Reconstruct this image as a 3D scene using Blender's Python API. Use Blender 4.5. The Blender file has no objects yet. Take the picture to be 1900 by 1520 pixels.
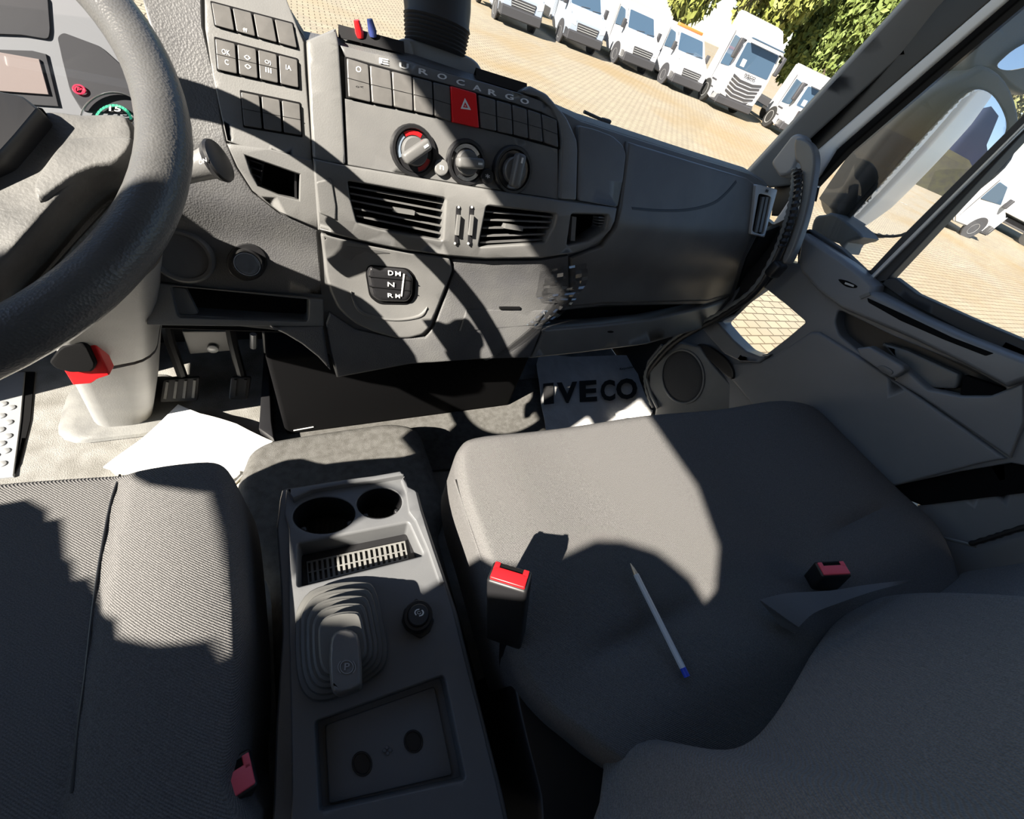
import bpy, bmesh, math, random
import numpy as np
from mathutils import Vector, Matrix
from mathutils.geometry import delaunay_2d_cdt
random.seed(7)
SC = bpy.context.scene
COL = SC.collection
# ------------------------------------------------------------------ camera
F = 714.0                                   # focal length in pixels of the 1900 px frame
_f = np.array([-510, 1093, -714.]); _f /= np.linalg.norm(_f)
_u = np.array([274, 594, 714.]); _u -= _f * (_u @ _f); _u /= np.linalg.norm(_u)
_r = np.cross(_f, _u)
W = np.array([_r, _f, _u])                  # rows: world axes in camera axes
EYE = np.array([0., 0., 1.0])               # one metre above the cab floor
cam_d = bpy.data.cameras.new('camera'); cam = bpy.data.objects.new('camera', cam_d); COL.objects.link(cam)
cam_d.sensor_width = 36.0; cam_d.lens = 36.0 * F / 1900; cam_d.clip_start = 0.02; cam_d.clip_end = 4000
cam.matrix_world = Matrix([[*W[0], EYE[0]], [*W[1], EYE[1]], [*W[2], EYE[2]], [0, 0, 0, 1]])
SC.camera = cam
# ------------------------------------------------------------------ sky, sun, exposure
SUN = Vector((1.2, 0.45, -1.0)).normalized()          # direction the light travels
wd = bpy.data.worlds.new('sky'); SC.world = wd; wd.use_nodes = True
wn = wd.node_tree.nodes; wl = wd.node_tree.links
sky = wn.new('ShaderNodeTexSky'); sky.sky_type = 'NISHITA'; sky.sun_disc = False
sky.sun_elevation = math.asin(-SUN.z); sky.sun_rotation = math.atan2(-SUN.x, -SUN.y)
sky.air_density = 1.0; sky.dust_density = 0.15; sky.ozone_density = 1.5
wl.new(sky.outputs[0], wn['Background'].inputs[0]); wn['Background'].inputs[1].default_value = 0.108
sl = bpy.data.lights.new('sun', 'SUN'); sl.energy = 11.2; sl.angle = 0.0093; sl.color = (1.0, 0.92, 0.80)
so = bpy.data.objects.new('sun', sl); COL.objects.link(so); so.rotation_euler = SUN.to_track_quat('-Z', 'Y').to_euler()
so.location = (-30, -12, 30)
SC.view_settings.view_transform = 'Standard'; SC.view_settings.look = 'None'
SC.view_settings.exposure = 0.75; SC.view_settings.gamma = 1.0; SC.view_settings.use_curve_mapping = False
SC.cycles.use_denoising = True; SC.cycles.max_bounces = 8; SC.cycles.diffuse_bounces = 4; SC.cycles.transparent_max_bounces = 12
SC.cycles.caustics_reflective = False; SC.cycles.caustics_refractive = False
# ------------------------------------------------------------------ picking points
def ray(x, y):
    d = np.array([x - 950, 760 - y, -F]); d /= np.linalg.norm(d); return W @ d
def at_z(x, y, z): d = ray(x, y); return EYE + d * ((z - EYE[2]) / d[2])
def at_y(x, y, v): d = ray(x, y); return EYE + d * (v / d[1])
def at_x(x, y, v): d = ray(x, y); return EYE + d * (v / d[0])
def unit(v): v = np.array(v, float); return v / np.linalg.norm(v)
class Plane:
    def __init__(s, p0, n): s.p0 = np.array(p0, float); s.N = unit(n)
    def __call__(s, x, y, h=0.0):
        d = ray(x, y); return EYE + d * (((s.p0 + s.N * h - EYE) @ s.N) / (d @ s.N))
def ZP(z): return Plane((0, 0, z), (0, 0, 1))
def XP(x): return Plane((x, 0, 0), (-1, 0, 0))
# the face of the dashboard: a ruled surface y = plan(x) + profile(z)
_ZT = [.20, .30, .36, .50, .58, .64, .715, .76, .82, .85, .90]; _YT = [.585, .59, .60, .645, .655, .645, .655, .68, .715, .738, .80]
_XT = [-.8, -.1, .1, .45, .8, 1.15]; _XO = [.06, .05, .03, -.02, -.02, 0]
def dash_y(x, z): return np.interp(x, _XT, _XO) + np.interp(z, _ZT, _YT)
class Dash:
    N = unit((0, -.93, .36))
    def __call__(s, x, y, h=0.0):
        d = ray(x, y); a, b = .2, 2.2
        g = lambda t: (d[1] * t) - dash_y(d[0] * t, 1 + d[2] * t) + h
        tt = np.linspace(a, b, 60); prev = a
        for t in tt:
            if g(t) > 0: b = t; a = prev; break
            prev = t
        for _ in range(30):
            m = (a + b) / 2
            if g(m) > 0: b = m
            else: a = m
        return EYE + d * b
DS = Dash()
# ------------------------------------------------------------------ materials
MATS = {}
def material(name, col, rough=.5, metal=0., bump=None, col2=None, cscale=40, spec=.5, coat=0., cfac=(.35, .65), emit=None, estr=0., rvar=0.):
    m = bpy.data.materials.new(name); m.use_nodes = True; n = m.node_tree.nodes; l = m.node_tree.links
    b = n['Principled BSDF']; b.inputs['Roughness'].default_value = rough; b.inputs['Metallic'].default_value = metal
    b.inputs['Base Color'].default_value = (*col, 1); b.inputs['Specular IOR Level'].default_value = spec
    b.inputs['Coat Weight'].default_value = coat
    tc = n.new('ShaderNodeTexCoord')
    if col2 is not None:
        t = n.new('ShaderNodeTexNoise'); t.inputs['Scale'].default_value = cscale; t.inputs['Detail'].default_value = 5
        l.new(tc.outputs['Object'], t.inputs['Vector'])
        r = n.new('ShaderNodeValToRGB'); r.color_ramp.elements[0].position = cfac[0]; r.color_ramp.elements[1].position = cfac[1]
        r.color_ramp.elements[0].color = (*col, 1); r.color_ramp.elements[1].color = (*col2, 1)
        l.new(t.outputs['Fac'], r.inputs['Fac']); l.new(r.outputs['Color'], b.inputs['Base Color'])
    if bump:
        kind, scale, strength, dist = bump
        if kind == 'grain':
            t = n.new('ShaderNodeTexVoronoi'); t.inputs['Scale'].default_value = scale; out = t.outputs['Distance']
        elif kind == 'twill':
            t = n.new('ShaderNodeTexWave'); t.bands_direction = 'DIAGONAL'; t.inputs['Scale'].default_value = scale
            t.inputs['Distortion'].default_value = 1.2; t.inputs['Detail Scale'].default_value = 2.0; out = t.outputs['Fac']
        else:
            t = n.new('ShaderNodeTexNoise'); t.inputs['Scale'].default_value = scale; t.inputs['Detail'].default_value = 3; out = t.outputs['Fac']
        l.new(tc.outputs['Object'], t.inputs['Vector'])
        bp = n.new('ShaderNodeBump'); bp.inputs['Strength'].default_value = strength; bp.inputs['Distance'].default_value = dist
        l.new(out, bp.inputs['Height']); l.new(bp.outputs['Normal'], b.inputs['Normal'])
    if emit: b.inputs['Emission Color'].default_value = (*emit, 1); b.inputs['Emission Strength'].default_value = estr
    MATS[name] = m; return m
def glass(name, tint=(1, 1, 1), refl=1.0):
    m = bpy.data.materials.new(name); m.use_nodes = True; n = m.node_tree.nodes; l = m.node_tree.links; n.remove(n['Principled BSDF'])
    tr = n.new('ShaderNodeBsdfTransparent'); tr.inputs[0].default_value = (*tint, 1)
    gl = n.new('ShaderNodeBsdfGlossy'); gl.inputs['Roughness'].default_value = 0.01
    fr = n.new('ShaderNodeLayerWeight'); fr.inputs['Blend'].default_value = .5
    pw = n.new('ShaderNodeMath'); pw.operation = 'POWER'; pw.inputs[1].default_value = 5; l.new(fr.outputs['Facing'], pw.inputs[0])
    mu = n.new('ShaderNodeMath'); mu.operation = 'MULTIPLY_ADD'; mu.inputs[1].default_value = .9 * min(refl, 1); mu.inputs[2].default_value = .05 * refl; mu.use_clamp = True; l.new(pw.outputs[0], mu.inputs[0])
    mx = n.new('ShaderNodeMixShader'); l.new(mu.outputs[0], mx.inputs[0]); l.new(tr.outputs[0], mx.inputs[1]); l.new(gl.outputs[0], mx.inputs[2])
    l.new(mx.outputs[0], n['Material Output'].inputs[0]); MATS[name] = m; return m
PL = material('dark_plastic', (.115, .115, .116), .36, bump=('noise', 700, .25, .0006), col2=(.15, .149, .146), cscale=9)
PLR = material('grained_plastic', (.09, .09, .095), .5, bump=('grain', 420, .42, .0009), col2=(.115, .115, .115), cscale=14)
PLG = material('grey_plastic', (.14, .14, .139), .38, bump=('noise', 500, .3, .0006), col2=(.178, .177, .173), cscale=8)
PLB = material('black_plastic', (.013, .013, .0145), .42)
BLK = material('deep_black', (.004, .004, .0045), .8, spec=.15)
BTN = material('switch_plastic', (.10, .097, .094), .35, col2=(.12, .116, .112), cscale=60)
GLB = material('gloss_black', (.02, .02, .022), .2, coat=.4)
RUB = material('black_rubber', (.03, .03, .032), .6)
RUBG = material('grey_rubber', (.15, .15, .145), .62, bump=('noise', 300, .5, .001), col2=(.20, .20, .19), cscale=25)
FLR = material('dusty_floor', (.17, .165, .15), .8, bump=('noise', 420, .8, .002), col2=(.27, .265, .25), cscale=18)
CPT = material('dark_carpet', (.10, .097, .09), .95, bump=('noise', 800, .8, .002), col2=(.14, .137, .13), cscale=60, spec=.1)
FAB = material('seat_fabric', (.105, .103, .102), .95, bump=('twill', 230, .5, .0012), col2=(.18, .176, .174), cscale=900, spec=.1)
FABS = material('backrest_fabric', (.14, .142, .147), .95, bump=('twill', 160, .6, .0016), col2=(.23, .233, .24), cscale=700, spec=.1)
RED = material('red_plastic', (.75, .012, .016), .35)
PNK = material('skylit_red_plastic', (.9, .12, .17), .4)  # paler copy of the red; strong sky light put into its colour
WHT = material('white_marking', (.75, .75, .74), .5)
PAP = material('grey_paper', (.52, .52, .52), .9, col2=(.60, .60, .60), cscale=25, bump=('noise', 40, .5, .004))
PAW = material('white_paper', (.85, .84, .81), .8, bump=('noise', 25, .4, .006))
INK = material('black_ink', (.015, .015, .016), .7)
CHR = material('chrome', (.75, .76, .78), .25, metal=1)
SIL = material('silver_paint', (.55, .56, .57), .35, metal=.3)
DPL = material('door_plastic', (.21, .214, .225), .38, bump=('noise', 600, .3, .0006), col2=(.23, .234, .245), cscale=8)
BODY = material('white_body_side', (.85, .85, .85), .4)
ALU = material('step_metal', (.42, .43, .44), .5, metal=.4)
MIR = material('mirror_glass', (.93, .95, .97), .0, metal=1)
TAPE = glass('clear_tape', (.90, .90, .90), 4.5)
GLS = glass('clear_glass', (.97, .98, .98), 1.0)
# ------------------------------------------------------------------ object plumbing
ORG = {}
def root_of(o):
    while o.parent is not None: o = o.parent
    return o
def tag(o, label=None, cat=None, group=None, kind=None):
    if label: o['label'] = label
    if cat: o['category'] = cat
    if group: o['group'] = group
    if kind: o['kind'] = kind
    return o
def empty(name, loc=(0, 0, 0), label=None, cat=None, group=None, kind=None):
    o = bpy.data.objects.new(name, None); COL.objects.link(o); o.location = loc; o.empty_display_size = .05
    ORG[o.name] = np.array(loc, float); return tag(o, label, cat, group, kind)
def mk(name, V, FC, mat, parent=None, smooth=True, angle=40, flip=False):
    V = np.array(V, float)
    if parent is not None: V = V - ORG.get(root_of(parent).name, np.zeros(3))
    me = bpy.data.meshes.new(name); me.from_pydata([tuple(v) for v in V], [], [tuple(f) for f in FC]); me.materials.append(mat)
    bm = bmesh.new(); bm.from_mesh(me); bmesh.ops.remove_doubles(bm, verts=bm.verts, dist=1e-6)
    bmesh.ops.recalc_face_normals(bm, faces=bm.faces); bm.to_mesh(me); bm.free()
    if smooth:
        for p in me.polygons: p.use_smooth = True
        me.set_sharp_from_angle(angle=math.radians(angle))
    me.update(); o = bpy.data.objects.new(name, me); COL.objects.link(o)
    if parent is not None: o.parent = parent
    else: ORG[o.name] = np.zeros(3)
    return o
def join(*parts):
    V = []; FC = []
    for v, f in parts:
        k = len(V); V += [tuple(p) for p in v]; FC += [tuple(i + k for i in q) for q in f]
    return V, FC
def area2(p): return sum(a[0] * b[1] - b[0] * a[1] for a, b in zip(p, p[1:] + p[:1])) / 2
def inside(p, poly):
    c = False; n = len(poly)
    for i in range(n):
        a = poly[i]; b = poly[i - 1]
        if (a[1] > p[1]) != (b[1] > p[1]) and p[0] < (b[0] - a[0]) * (p[1] - a[1]) / (b[1] - a[1]) + a[0]: c = not c
    return c
def spline(P, n=6, closed=True):
    P = [np.array(p, float) for p in P]; N = len(P); out = []
    for i in range(N if closed else N - 1):
        if closed: a, b, c, d = P[i - 1], P[i], P[(i + 1) % N], P[(i + 2) % N]
        else: a, b, c, d = P[max(i - 1, 0)], P[i], P[i + 1], P[min(i + 2, N - 1)]
        for k in range(n):
            t = k / n; out.append(.5 * ((2 * b) + (c - a) * t + (2 * a - 5 * b + 4 * c - d) * t * t + (3 * b - a - 3 * c + d) * t ** 3))
    if not closed: out.append(P[-1])
    return [tuple(p) for p in out]
def rnd(P, r=4, n=4):
    """polygon with rounded corners"""
    out = []; N = len(P)
    for i in range(N):
        a, b, c = (np.array(P[j % N], float) for j in (i - 1, i, i + 1))
        la, lc = np.linalg.norm(a - b), np.linalg.norm(c - b); q = min(r, la * .45, lc * .45)
        s, e = b + (a - b) / la * q, b + (c - b) / lc * q
        for k in range(n + 1):
            t = k / n; out.append(tuple((1 - t) ** 2 * s + 2 * t * (1 - t) * b + t * t * e))
    return out
def dens(P, step=12, closed=True):
    out = []; N = len(P)
    for i in range(N if closed else N - 1):
        a, b = np.array(P[i], float), np.array(P[(i + 1) % N], float); k = max(1, int(np.linalg.norm(b - a) / step))
        for j in range(k): out.append(tuple(a + (b - a) * j / k))
    if not closed: out.append(tuple(P[-1]))
    return out
def ell(cx, cy, rx, ry, n=28, rot=0.):
    c, s = math.cos(rot), math.sin(rot)
    return [(cx + rx * math.cos(t) * c - ry * math.sin(t) * s, cy + rx * math.cos(t) * s + ry * math.sin(t) * c) for t in (2 * math.pi * k / n for k in range(n))]
def inset(P, d):
    N = len(P); out = []; A = [np.array(p, float) for p in P]
    for i in range(N):
        a, b, c = A[i - 1], A[i], A[(i + 1) % N]
        u1 = (b - a) / (np.linalg.norm(b - a) + 1e-9); u2 = (c - b) / (np.linalg.norm(c - b) + 1e-9)
        n1 = np.array([-u1[1], u1[0]]); n2 = np.array([-u2[1], u2[0]]); m = n1 + n2; q = m @ m
        m = n1 if q < .2 else m * 2 / q
        out.append(tuple(b + m * d))
    return out
def plate_geo(outer, holes, fm, h=0., back=.02, r=2.5, rm=.0015, nr=2, grid=None, disp=None, shift=None, N=None):
    """a moulded panel: traced outline laid on the surface fm, rounded rim, walls of depth `back`"""
    N = fm.N if N is None else unit(N); sh = np.zeros(3) if shift is None else np.array(shift, float)
    loops = []
    for k, L in enumerate([outer] + list(holes)):
        L = [tuple(map(float, p)) for p in L]
        if (area2(L) > 0) != (k == 0): L = L[::-1]
        loops.append(L)
    def pos(p, dep):
        P = fm(p[0], p[1], h) + sh
        if disp is not None: P = P + disp(P)
        return P - N * dep
    V = []; FC = []; fin = []
    for L in loops:
        prof = [(0., back), (0., rm)] + [(r * (1 - math.cos(a)), rm * (1 - math.sin(a))) for a in (math.pi / 2 * (i + 1) / nr for i in range(nr))]
        prev = None
        for ins, dep in prof:
            Q = inset(L, ins) if ins > 0 else L; k0 = len(V); V += [pos(q, dep) for q in Q]; cur = list(range(k0, k0 + len(Q)))
            if prev is not None:
                n = len(cur)
                for i in range(n): FC.append((prev[i], prev[(i + 1) % n], cur[(i + 1) % n], cur[i]))
            prev = cur
        fin.append((Q, cur))
    pts = []; ids = []; edges = []
    for Q, cur in fin:
        k0 = len(pts); n = len(Q); pts += list(Q); ids += cur; edges += [(k0 + i, k0 + (i + 1) % n) for i in range(n)]
    if grid:
        xs = [p[0] for p in fin[0][0]]; ys = [p[1] for p in fin[0][0]]
        gx = np.arange(min(xs) + grid / 2, max(xs), grid); gy = np.arange(min(ys) + grid / 2, max(ys), grid)
        allp = np.array(pts)
        for ix, x in enumerate(gx):
            for y in gy:
                p = (x, y + (grid / 2 if ix % 2 else 0))
                if inside(p, fin[0][0]) and not any(inside(p, q) for q, _ in fin[1:]) and np.min(np.abs(allp - p).max(1)) > grid * .4:
                    pts.append(p); ids.append(len(V)); V.append(pos(p, 0.))
    vo, eo, fo, ov, oe, of = delaunay_2d_cdt([Vector(p) for p in pts], edges, [], 0, 1e-5)
    mp = []
    for i, v in enumerate(vo):
        if ov[i]: mp.append(ids[ov[i][0]])
        else: mp.append(len(V)); V.append(pos((v.x, v.y), 0.))
    O = fin[0][0]; HH = [q for q, _ in fin[1:]]
    for f in fo:
        c = (sum(vo[i].x for i in f) / len(f), sum(vo[i].y for i in f) / len(f))
        if inside(c, O) and not any(inside(c, q) for q in HH): FC.append(tuple(mp[i] for i in f))
    return V, FC
def plate(name, outer, fm, mat, parent=None, holes=(), angle=40, **kw):
    V, FC = plate_geo(outer, holes, fm, **kw); o = mk(name, V, FC, mat, parent, angle=angle)
    w = o.modifiers.new('weighted_normal', 'WEIGHTED_NORMAL'); w.keep_sharp = True; w.weight = 80; return o
def stick(p0, p1, wpx, fm, h0, h1):
    """a slat between two traced points, wpx thick in the picture plane of the panel, from height h0 down to h1"""
    p0, p1 = np.array(p0, float), np.array(p1, float); d = p1 - p0; n = np.array([-d[1], d[0]]) / np.linalg.norm(d) * wpx / 2
    q = [p0 + n, p1 + n, p1 - n, p0 - n]
    a = [fm(*p, h0) for p in q]; b = [p - fm.N * (h0 - h1) for p in a]
    return a + b, [(0, 1, 2, 3), (7, 6, 5, 4), (0, 4, 5, 1), (1, 5, 6, 2), (2, 6, 7, 3), (3, 7, 4, 0)]
def frames(P):
    P = [np.array(p, float) for p in P]; T = [unit(P[min(i + 1, len(P) - 1)] - P[max(i - 1, 0)]) for i in range(len(P))]
    a = np.array([0, 0, 1.]) if abs(T[0][2]) < .9 else np.array([1., 0, 0]); n = unit(a - T[0] * (a @ T[0])); out = []
    for t in T:
        n = unit(n - t * (n @ t)); out.append((n, np.cross(t, n)))
    return P, out
def tube_geo(P, r, n=12, closed=False, flat=1.):
    P, fr = frames(P); R = r if hasattr(r, '__len__') else [r] * len(P); V = []; FC = []
    for p, (a, b), q in zip(P, fr, R):
        for k in range(n):
            t = 2 * math.pi * k / n; V.append(p + a * q * math.cos(t) + b * q * flat * math.sin(t))
    m = len(P)
    for i in range(m if closed else m - 1):
        for k in range(n): FC.append((i * n + k, i * n + (k + 1) % n, ((i + 1) % m) * n + (k + 1) % n, ((i + 1) % m) * n + k))
    if not closed: FC += [tuple(range(n))[::-1], tuple(range((m - 1) * n, m * n))]
    return V, FC
def loft_geo(rings, closed=True, caps=True):
    n = len(rings[0]); V = [p for q in rings for p in q]; FC = []
    for i in range(len(rings) - 1):
        for k in range(n if closed else n - 1): FC.append((i * n + k, i * n + (k + 1) % n, (i + 1) * n + (k + 1) % n, (i + 1) * n + k))
    if caps and closed: FC += [tuple(range(n))[::-1], tuple(range((len(rings) - 1) * n, len(rings) * n))]
    return V, FC
def basis(n, up=(0, 0, 1)):
    n = unit(n); a = np.cross(up, n)
    if np.linalg.norm(a) < .01: a = np.cross((0, 1, 0), n)
    a = unit(a); return a, np.cross(n, a), n
def box_geo(c, s, rot=None, bev=0.):
    bm = bmesh.new(); bmesh.ops.create_cube(bm, size=1)
    for v in bm.verts: v.co = Vector((v.co.x * s[0], v.co.y * s[1], v.co.z * s[2]))
    if bev: bmesh.ops.bevel(bm, geom=list(bm.edges), offset=bev, segments=3, affect='EDGES', profile=.5, clamp_overlap=True)
    bm.verts.index_update(); V = [np.array(v.co) for v in bm.verts]; FC = [tuple(v.index for v in f.verts) for f in bm.faces]; bm.free()
    if rot is not None: V = [np.array(rot) @ v for v in V]
    return [v + np.array(c, float) for v in V], FC
def cyl_geo(c, n, prof, seg=28):
    """turned shape about axis n at c; prof = (radius, height) from bottom to top"""
    a, b, n = basis(n); rings = []
    for r, z in prof: rings.append([np.array(c) + n * z + (a * math.cos(t) + b * math.sin(t)) * max(r, 1e-4) for t in (2 * math.pi * k / seg for k in range(seg))])
    return loft_geo(rings)
def text_geo(s, bl, br, tl, fm, h=.001, ext=.0006, bold=0.):
    cu = bpy.data.curves.new('t', 'FONT'); cu.body = s; cu.offset = bold; cu.resolution_u = 3
    o = bpy.data.objects.new('t', cu); COL.objects.link(o); bpy.context.view_layer.update()
    me = bpy.data.meshes.new_from_object(o); bpy.data.objects.remove(o)
    v = np.array([p.co[:] for p in me.vertices]); f = [tuple(p.vertices) for p in me.polygons]; bpy.data.meshes.remove(me)
    lo, hi = v.min(0), v.max(0); bl, br, tl = (np.array(q, float) for q in (bl, br, tl)); V = []
    for p in v:
        q = bl + (br - bl) * (p[0] - lo[0]) / (hi[0] - lo[0]) + (tl - bl) * (p[1] - lo[1]) / max(hi[1] - lo[1], 1e-6)
        V.append(fm(q[0], q[1], h))
    n = len(V); bm = [p - fm.N * ext for p in V]
    return V + bm, f + [tuple(i + n for i in q)[::-1] for q in f]
def copy_tree(o, parent=None):
    c = o.copy(); COL.objects.link(c)
    if parent is not None: c.parent = parent
    for ch in list(o.children): copy_tree(ch, c)
    return c
# ================================================================== the cab shell
def struct(o): return tag(o, kind='structure')
def crop(ox, oy, s): return lambda L: [(ox + x / s, oy + y / s) for x, y in L]
c2 = crop(560, 40, 2.923); c3 = crop(1180, 40, 2.533); cR = crop(1180, 500, 2.451); cC = crop(400, 840, 2.375); cD = crop(560, 400, 2.262); cS = crop(380, 40, 6.333); cL = crop(0, 480, 2.923); cP = crop(1360, 280, 3.8); cG = crop(600, 430, 7.238); c1 = crop(0, 40, 2.923)
struct(mk('floor', *box_geo((.19, .1, -.03), (2.06, 2.0, .06)), FLR))
struct(mk('wall_front', *box_geo((.19, 1.13, .24), (2.06, .06, .6)), PLB))
struct(mk('wall_back', *box_geo((.19, -.93, .86), (2.1, .06, 1.8)), PLG))
struct(mk('ceiling', *box_geo((.19, .0, 1.80), (2.12, 1.72, .09), bev=.03), PLG))
def yz_wall(name, x, th, outer, holes, mat):
    class M:
        N = np.array([1., 0, 0])
        def __call__(s, a, b, h=0.): return np.array([x + h, a, b])
    return plate(name, outer, M(), mat, holes=holes, back=th, r=.004, rm=.004)
lo = [(-.52, .02), (.845, .02), (.845, .5), (.79, .76), (.49, 1.735), (-.44, 1.735), (-.53, 1.70), (-.565, 1.64), (-.55, 1.556), (-.527, 1.50), (-.52, 1.40)]
struct(yz_wall('wall_left', -.84, .06, [(-.96, -.06), (1.16, -.06), (1.16, .84), (.86, 1.76), (-.96, 1.76)], [lo], PLG))
# windscreen with its painted header and the driver's pillar
ws = [(-.84, 1.16, .56), (1.20, 1.16, .56), (1.16, .86, 1.76), (-.80, .86, 1.76)]
struct(mk('window_1', ws, [(0, 1, 2, 3)], GLS))
struct(mk('trim_1', *tube_geo([(-.86, 1.13, .56), (-.83, .86, 1.77)], .05, 10, flat=.6), PLG))
# rear quarter and load body of the vehicle itself, what its mirror looks back along
struct(mk('wall_right', *box_geo((1.27, -.66, .62), (.06, .60, 2.1), bev=.01), BODY))
struct(mk('wall_rear_side', *box_geo((1.295, .08, .05), (.03, 1.0, .70), bev=.005), BODY))
lb = mk('cargo_body', *join(box_geo((.19, -4.3, 1.2), (2.3, 6.2, 2.3), bev=.03), box_geo((.19, -4.3, -.35), (.9, 6.2, .5))), BODY)
tag(lb, 'pale load body behind the cab, along the right flank', 'truck body')
# ================================================================== dashboard
dash = empty('dashboard', (.2, .8, .3), 'dark grey plastic truck dashboard with vents, switches and glovebox', 'dashboard')
pod = empty('instrument_cluster', (-.3, .85, .7))
SP = [(642, 305), (640, 182)]
vL = c2([(250, 865), (780, 960), (765, 1190), (430, 1130), (300, 1090), (265, 960)])
vR = c2([(1005, 1000), (1385, 1045), (1370, 1110), (1320, 1200), (960, 1225), (985, 1100)])
vO = c2([(1465, 1045), (1665, 1050), (1650, 1130), (1560, 1190), (1440, 1215)])
vD = [(455, 289), (556, 324), (555, 372), (516, 362), (478, 345), (466, 322)]
slot = [(318, 530), (576, 550), (571, 598), (330, 588), (316, 580), (350, 575)]
gslot = cD([(1000, 468), (1080, 400), (1250, 385), (1705, 362), (1640, 395), (1450, 435), (1250, 455)])
body_o = [(240, -90), (420, -25), (530, 15), (556, 58), (568, 74), (623, 52), (632, 84), (760, 112), (880, 158), (1000, 190), (1045, 206), (1080, 224), (1160, 250), (1280, 288), (1392, 322), (1426, 348), (1415, 420), (1385, 480), (1362, 552), (1310, 608), (1201, 639), (1080, 655), (896, 667), (760, 676), (664, 694), (625, 701), (612, 660), (585, 640), (525, 615), (430, 605), (278, 603), (200, 560), (160, 450), (205, 300), (258, 200), (280, 60)]
plate('fascia', dens(body_o, 20), DS, PL, dash, holes=[vL, vR, vO, vD, rnd([(320, 532), (572, 552), (570, 598), (322, 583)], 8), gslot], h=-.004, back=.045, r=4, rm=.004, grid=22)
plate('duct_back', [(430, 270), (600, 300), (1150, 380), (1120, 470), (600, 440), (430, 370)], DS, BLK, dash, h=-.06, back=.004, grid=40)
plate('tray_back', [(300, 510), (600, 540), (600, 620), (300, 610)], DS, BLK, dash, h=-.06, back=.004, grid=40)
plate('slot_back', [(980, 560), (1320, 540), (1330, 570), (1200, 610), (980, 620)], DS, BLK, dash, h=-.07, back=.004, grid=40)
# top shelf running to the windscreen
rows = []
for dy, dz in ((0, -.012), (.008, 0), (.03, .004), (.07, -.012), (.2, -.10), (.33, -.19)):
    rows.append([at + np.array([0, dy, dz]) for at in (np.array(DS(*p, -.004)) for p in dens([(245, -80), (530, 15), (568, 76), (760, 114), (1000, 192), (1080, 226), (1280, 290), (1392, 324), (1428, 346)], 25, False))])
mk('top_shelf', *loft_geo(rows, closed=False), PLR, dash)
struct(mk('footwell_sun_block', *box_geo((-.48, 1.01, .12), (.08, .10, .24), bev=.01), PLB))  # unseen block added behind the steering column to stop sun reaching the pedals
mk('lower_dash', *box_geo((-.53, .93, .53), (.60, .38, .24), bev=.03), PL, dash)
# grained knee pad on the driver's side
pad = [(236, -85), (372, -55), (376, 47), (400, 150), (419, 262), (438, 310), (468, 356), (518, 396), (589, 428), (596, 520), (598, 548), (430, 540), (300, 524), (225, 520), (190, 440), (215, 300), (262, 190), (285, 60)]
plate('knee_pad', dens(pad, 16), DS, PLR, dash, h=.001, back=.01, r=3, rm=.004, grid=22)
# switch panel
swp = cS([(-10, -560), (900, -420), (1080, 40), (1165, 240), (1185, 600), (1255, 1480), (1258, 1660), (700, 1555), (255, 1405), (90, 640), (0, 80)])
plate('switch_panel', dens(swp, 14), DS, PLG, dash, h=.004, back=.012, r=3, rm=.003, grid=22)
def switch_row(fr, cuts, parent, split=True, marks=()):
    fr = cS(fr); plate('switch_frame', rnd(fr, 3), DS, BLK, parent, h=.0055, back=.004, r=1, rm=.001)
    a, b, c, d = (np.array(p) for p in fr)
    for i in range(len(cuts) - 1):
        q = []
        for t, (m, n) in ((cuts[i], (a, b)), (cuts[i + 1], (a, b)), (cuts[i + 1], (d, c)), (cuts[i], (d, c))): q.append(m + (n - m) * t)
        ctr = sum(q) / 4; q = [p + (ctr - p) * f for p, f in zip(q, (.11, .11, .11, .11))]
        sw = plate('rocker_switch', rnd([tuple(p) for p in q], 3), DS, BTN, parent, h=.009, back=.006, r=1.6, rm=.0012)
        if split and i not in (3,):
            m0, m1 = (q[0] + q[3]) / 2, (q[1] + q[2]) / 2
            mk('split_line', *stick(m0, m1, .8, DS, .0093, .008), BLK, sw)
        for (k, s, v, wd) in marks:
            if k == i:
                o = q[0] + (q[1] - q[0]) * .5 + (q[3] - q[0]) * v; ex = (q[1] - q[0]) * wd / 2; ey = (q[0] - q[3]) * .085
                mk('marking', *text_geo(s, o - ex - ey, o + ex - ey, o - ex + ey, DS, .0094, .0003, .01), WHT, sw)
switch_row([(60, -250), (1040, 10), (1100, 330), (110, 55)], [0, .255, .505, .76, 1], dash, False, ((1, 'ff', .85, .25),))
switch_row([(105, 172), (1098, 432), (1115, 800), (138, 582)], [0, .262, .51, .755, 1], dash, True, ((0, 'OK', .36, .42), (0, 'C', .68, .2), (1, '<>', .36, .34), (1, '<>', .66, .34), (2, 'O)', .36, .34), (2, 'iii', .62, .34), (3, 'IA', .36, .3)))
switch_row([(408, 800), (1128, 950), (1150, 1362), (450, 1245)], [0, .335, .67, 1], dash)
# driver's outer vent
tv = [(420, 266), (500, 276), (579, 297), (590, 330), (590, 424), (518, 394), (468, 354), (440, 310)]
plate('vent_trim', dens(tv, 14), DS, PLG, dash, holes=[vD], h=.006, back=.03, r=2.5, rm=.003)
av = empty('air_vent'); av.parent = dash
def slats(vent, lines, w, mat, h0=-.004, h1=-.022):
    for a, b in lines: mk('slat', *stick(a, b, w, DS, h0, h1), mat, vent)
slats(av, [((457, 295), (490, 306)), ((459, 308), (486, 318)), ((463, 320), (484, 330)), ((468, 333), (484, 342))], 3, PLB)
for a, b in (((488, 300), (482, 350)), ((548, 320), (549, 372))): mk('stay', *stick(a, b, 4, DS, -.012, -.03), PLB, av)
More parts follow.
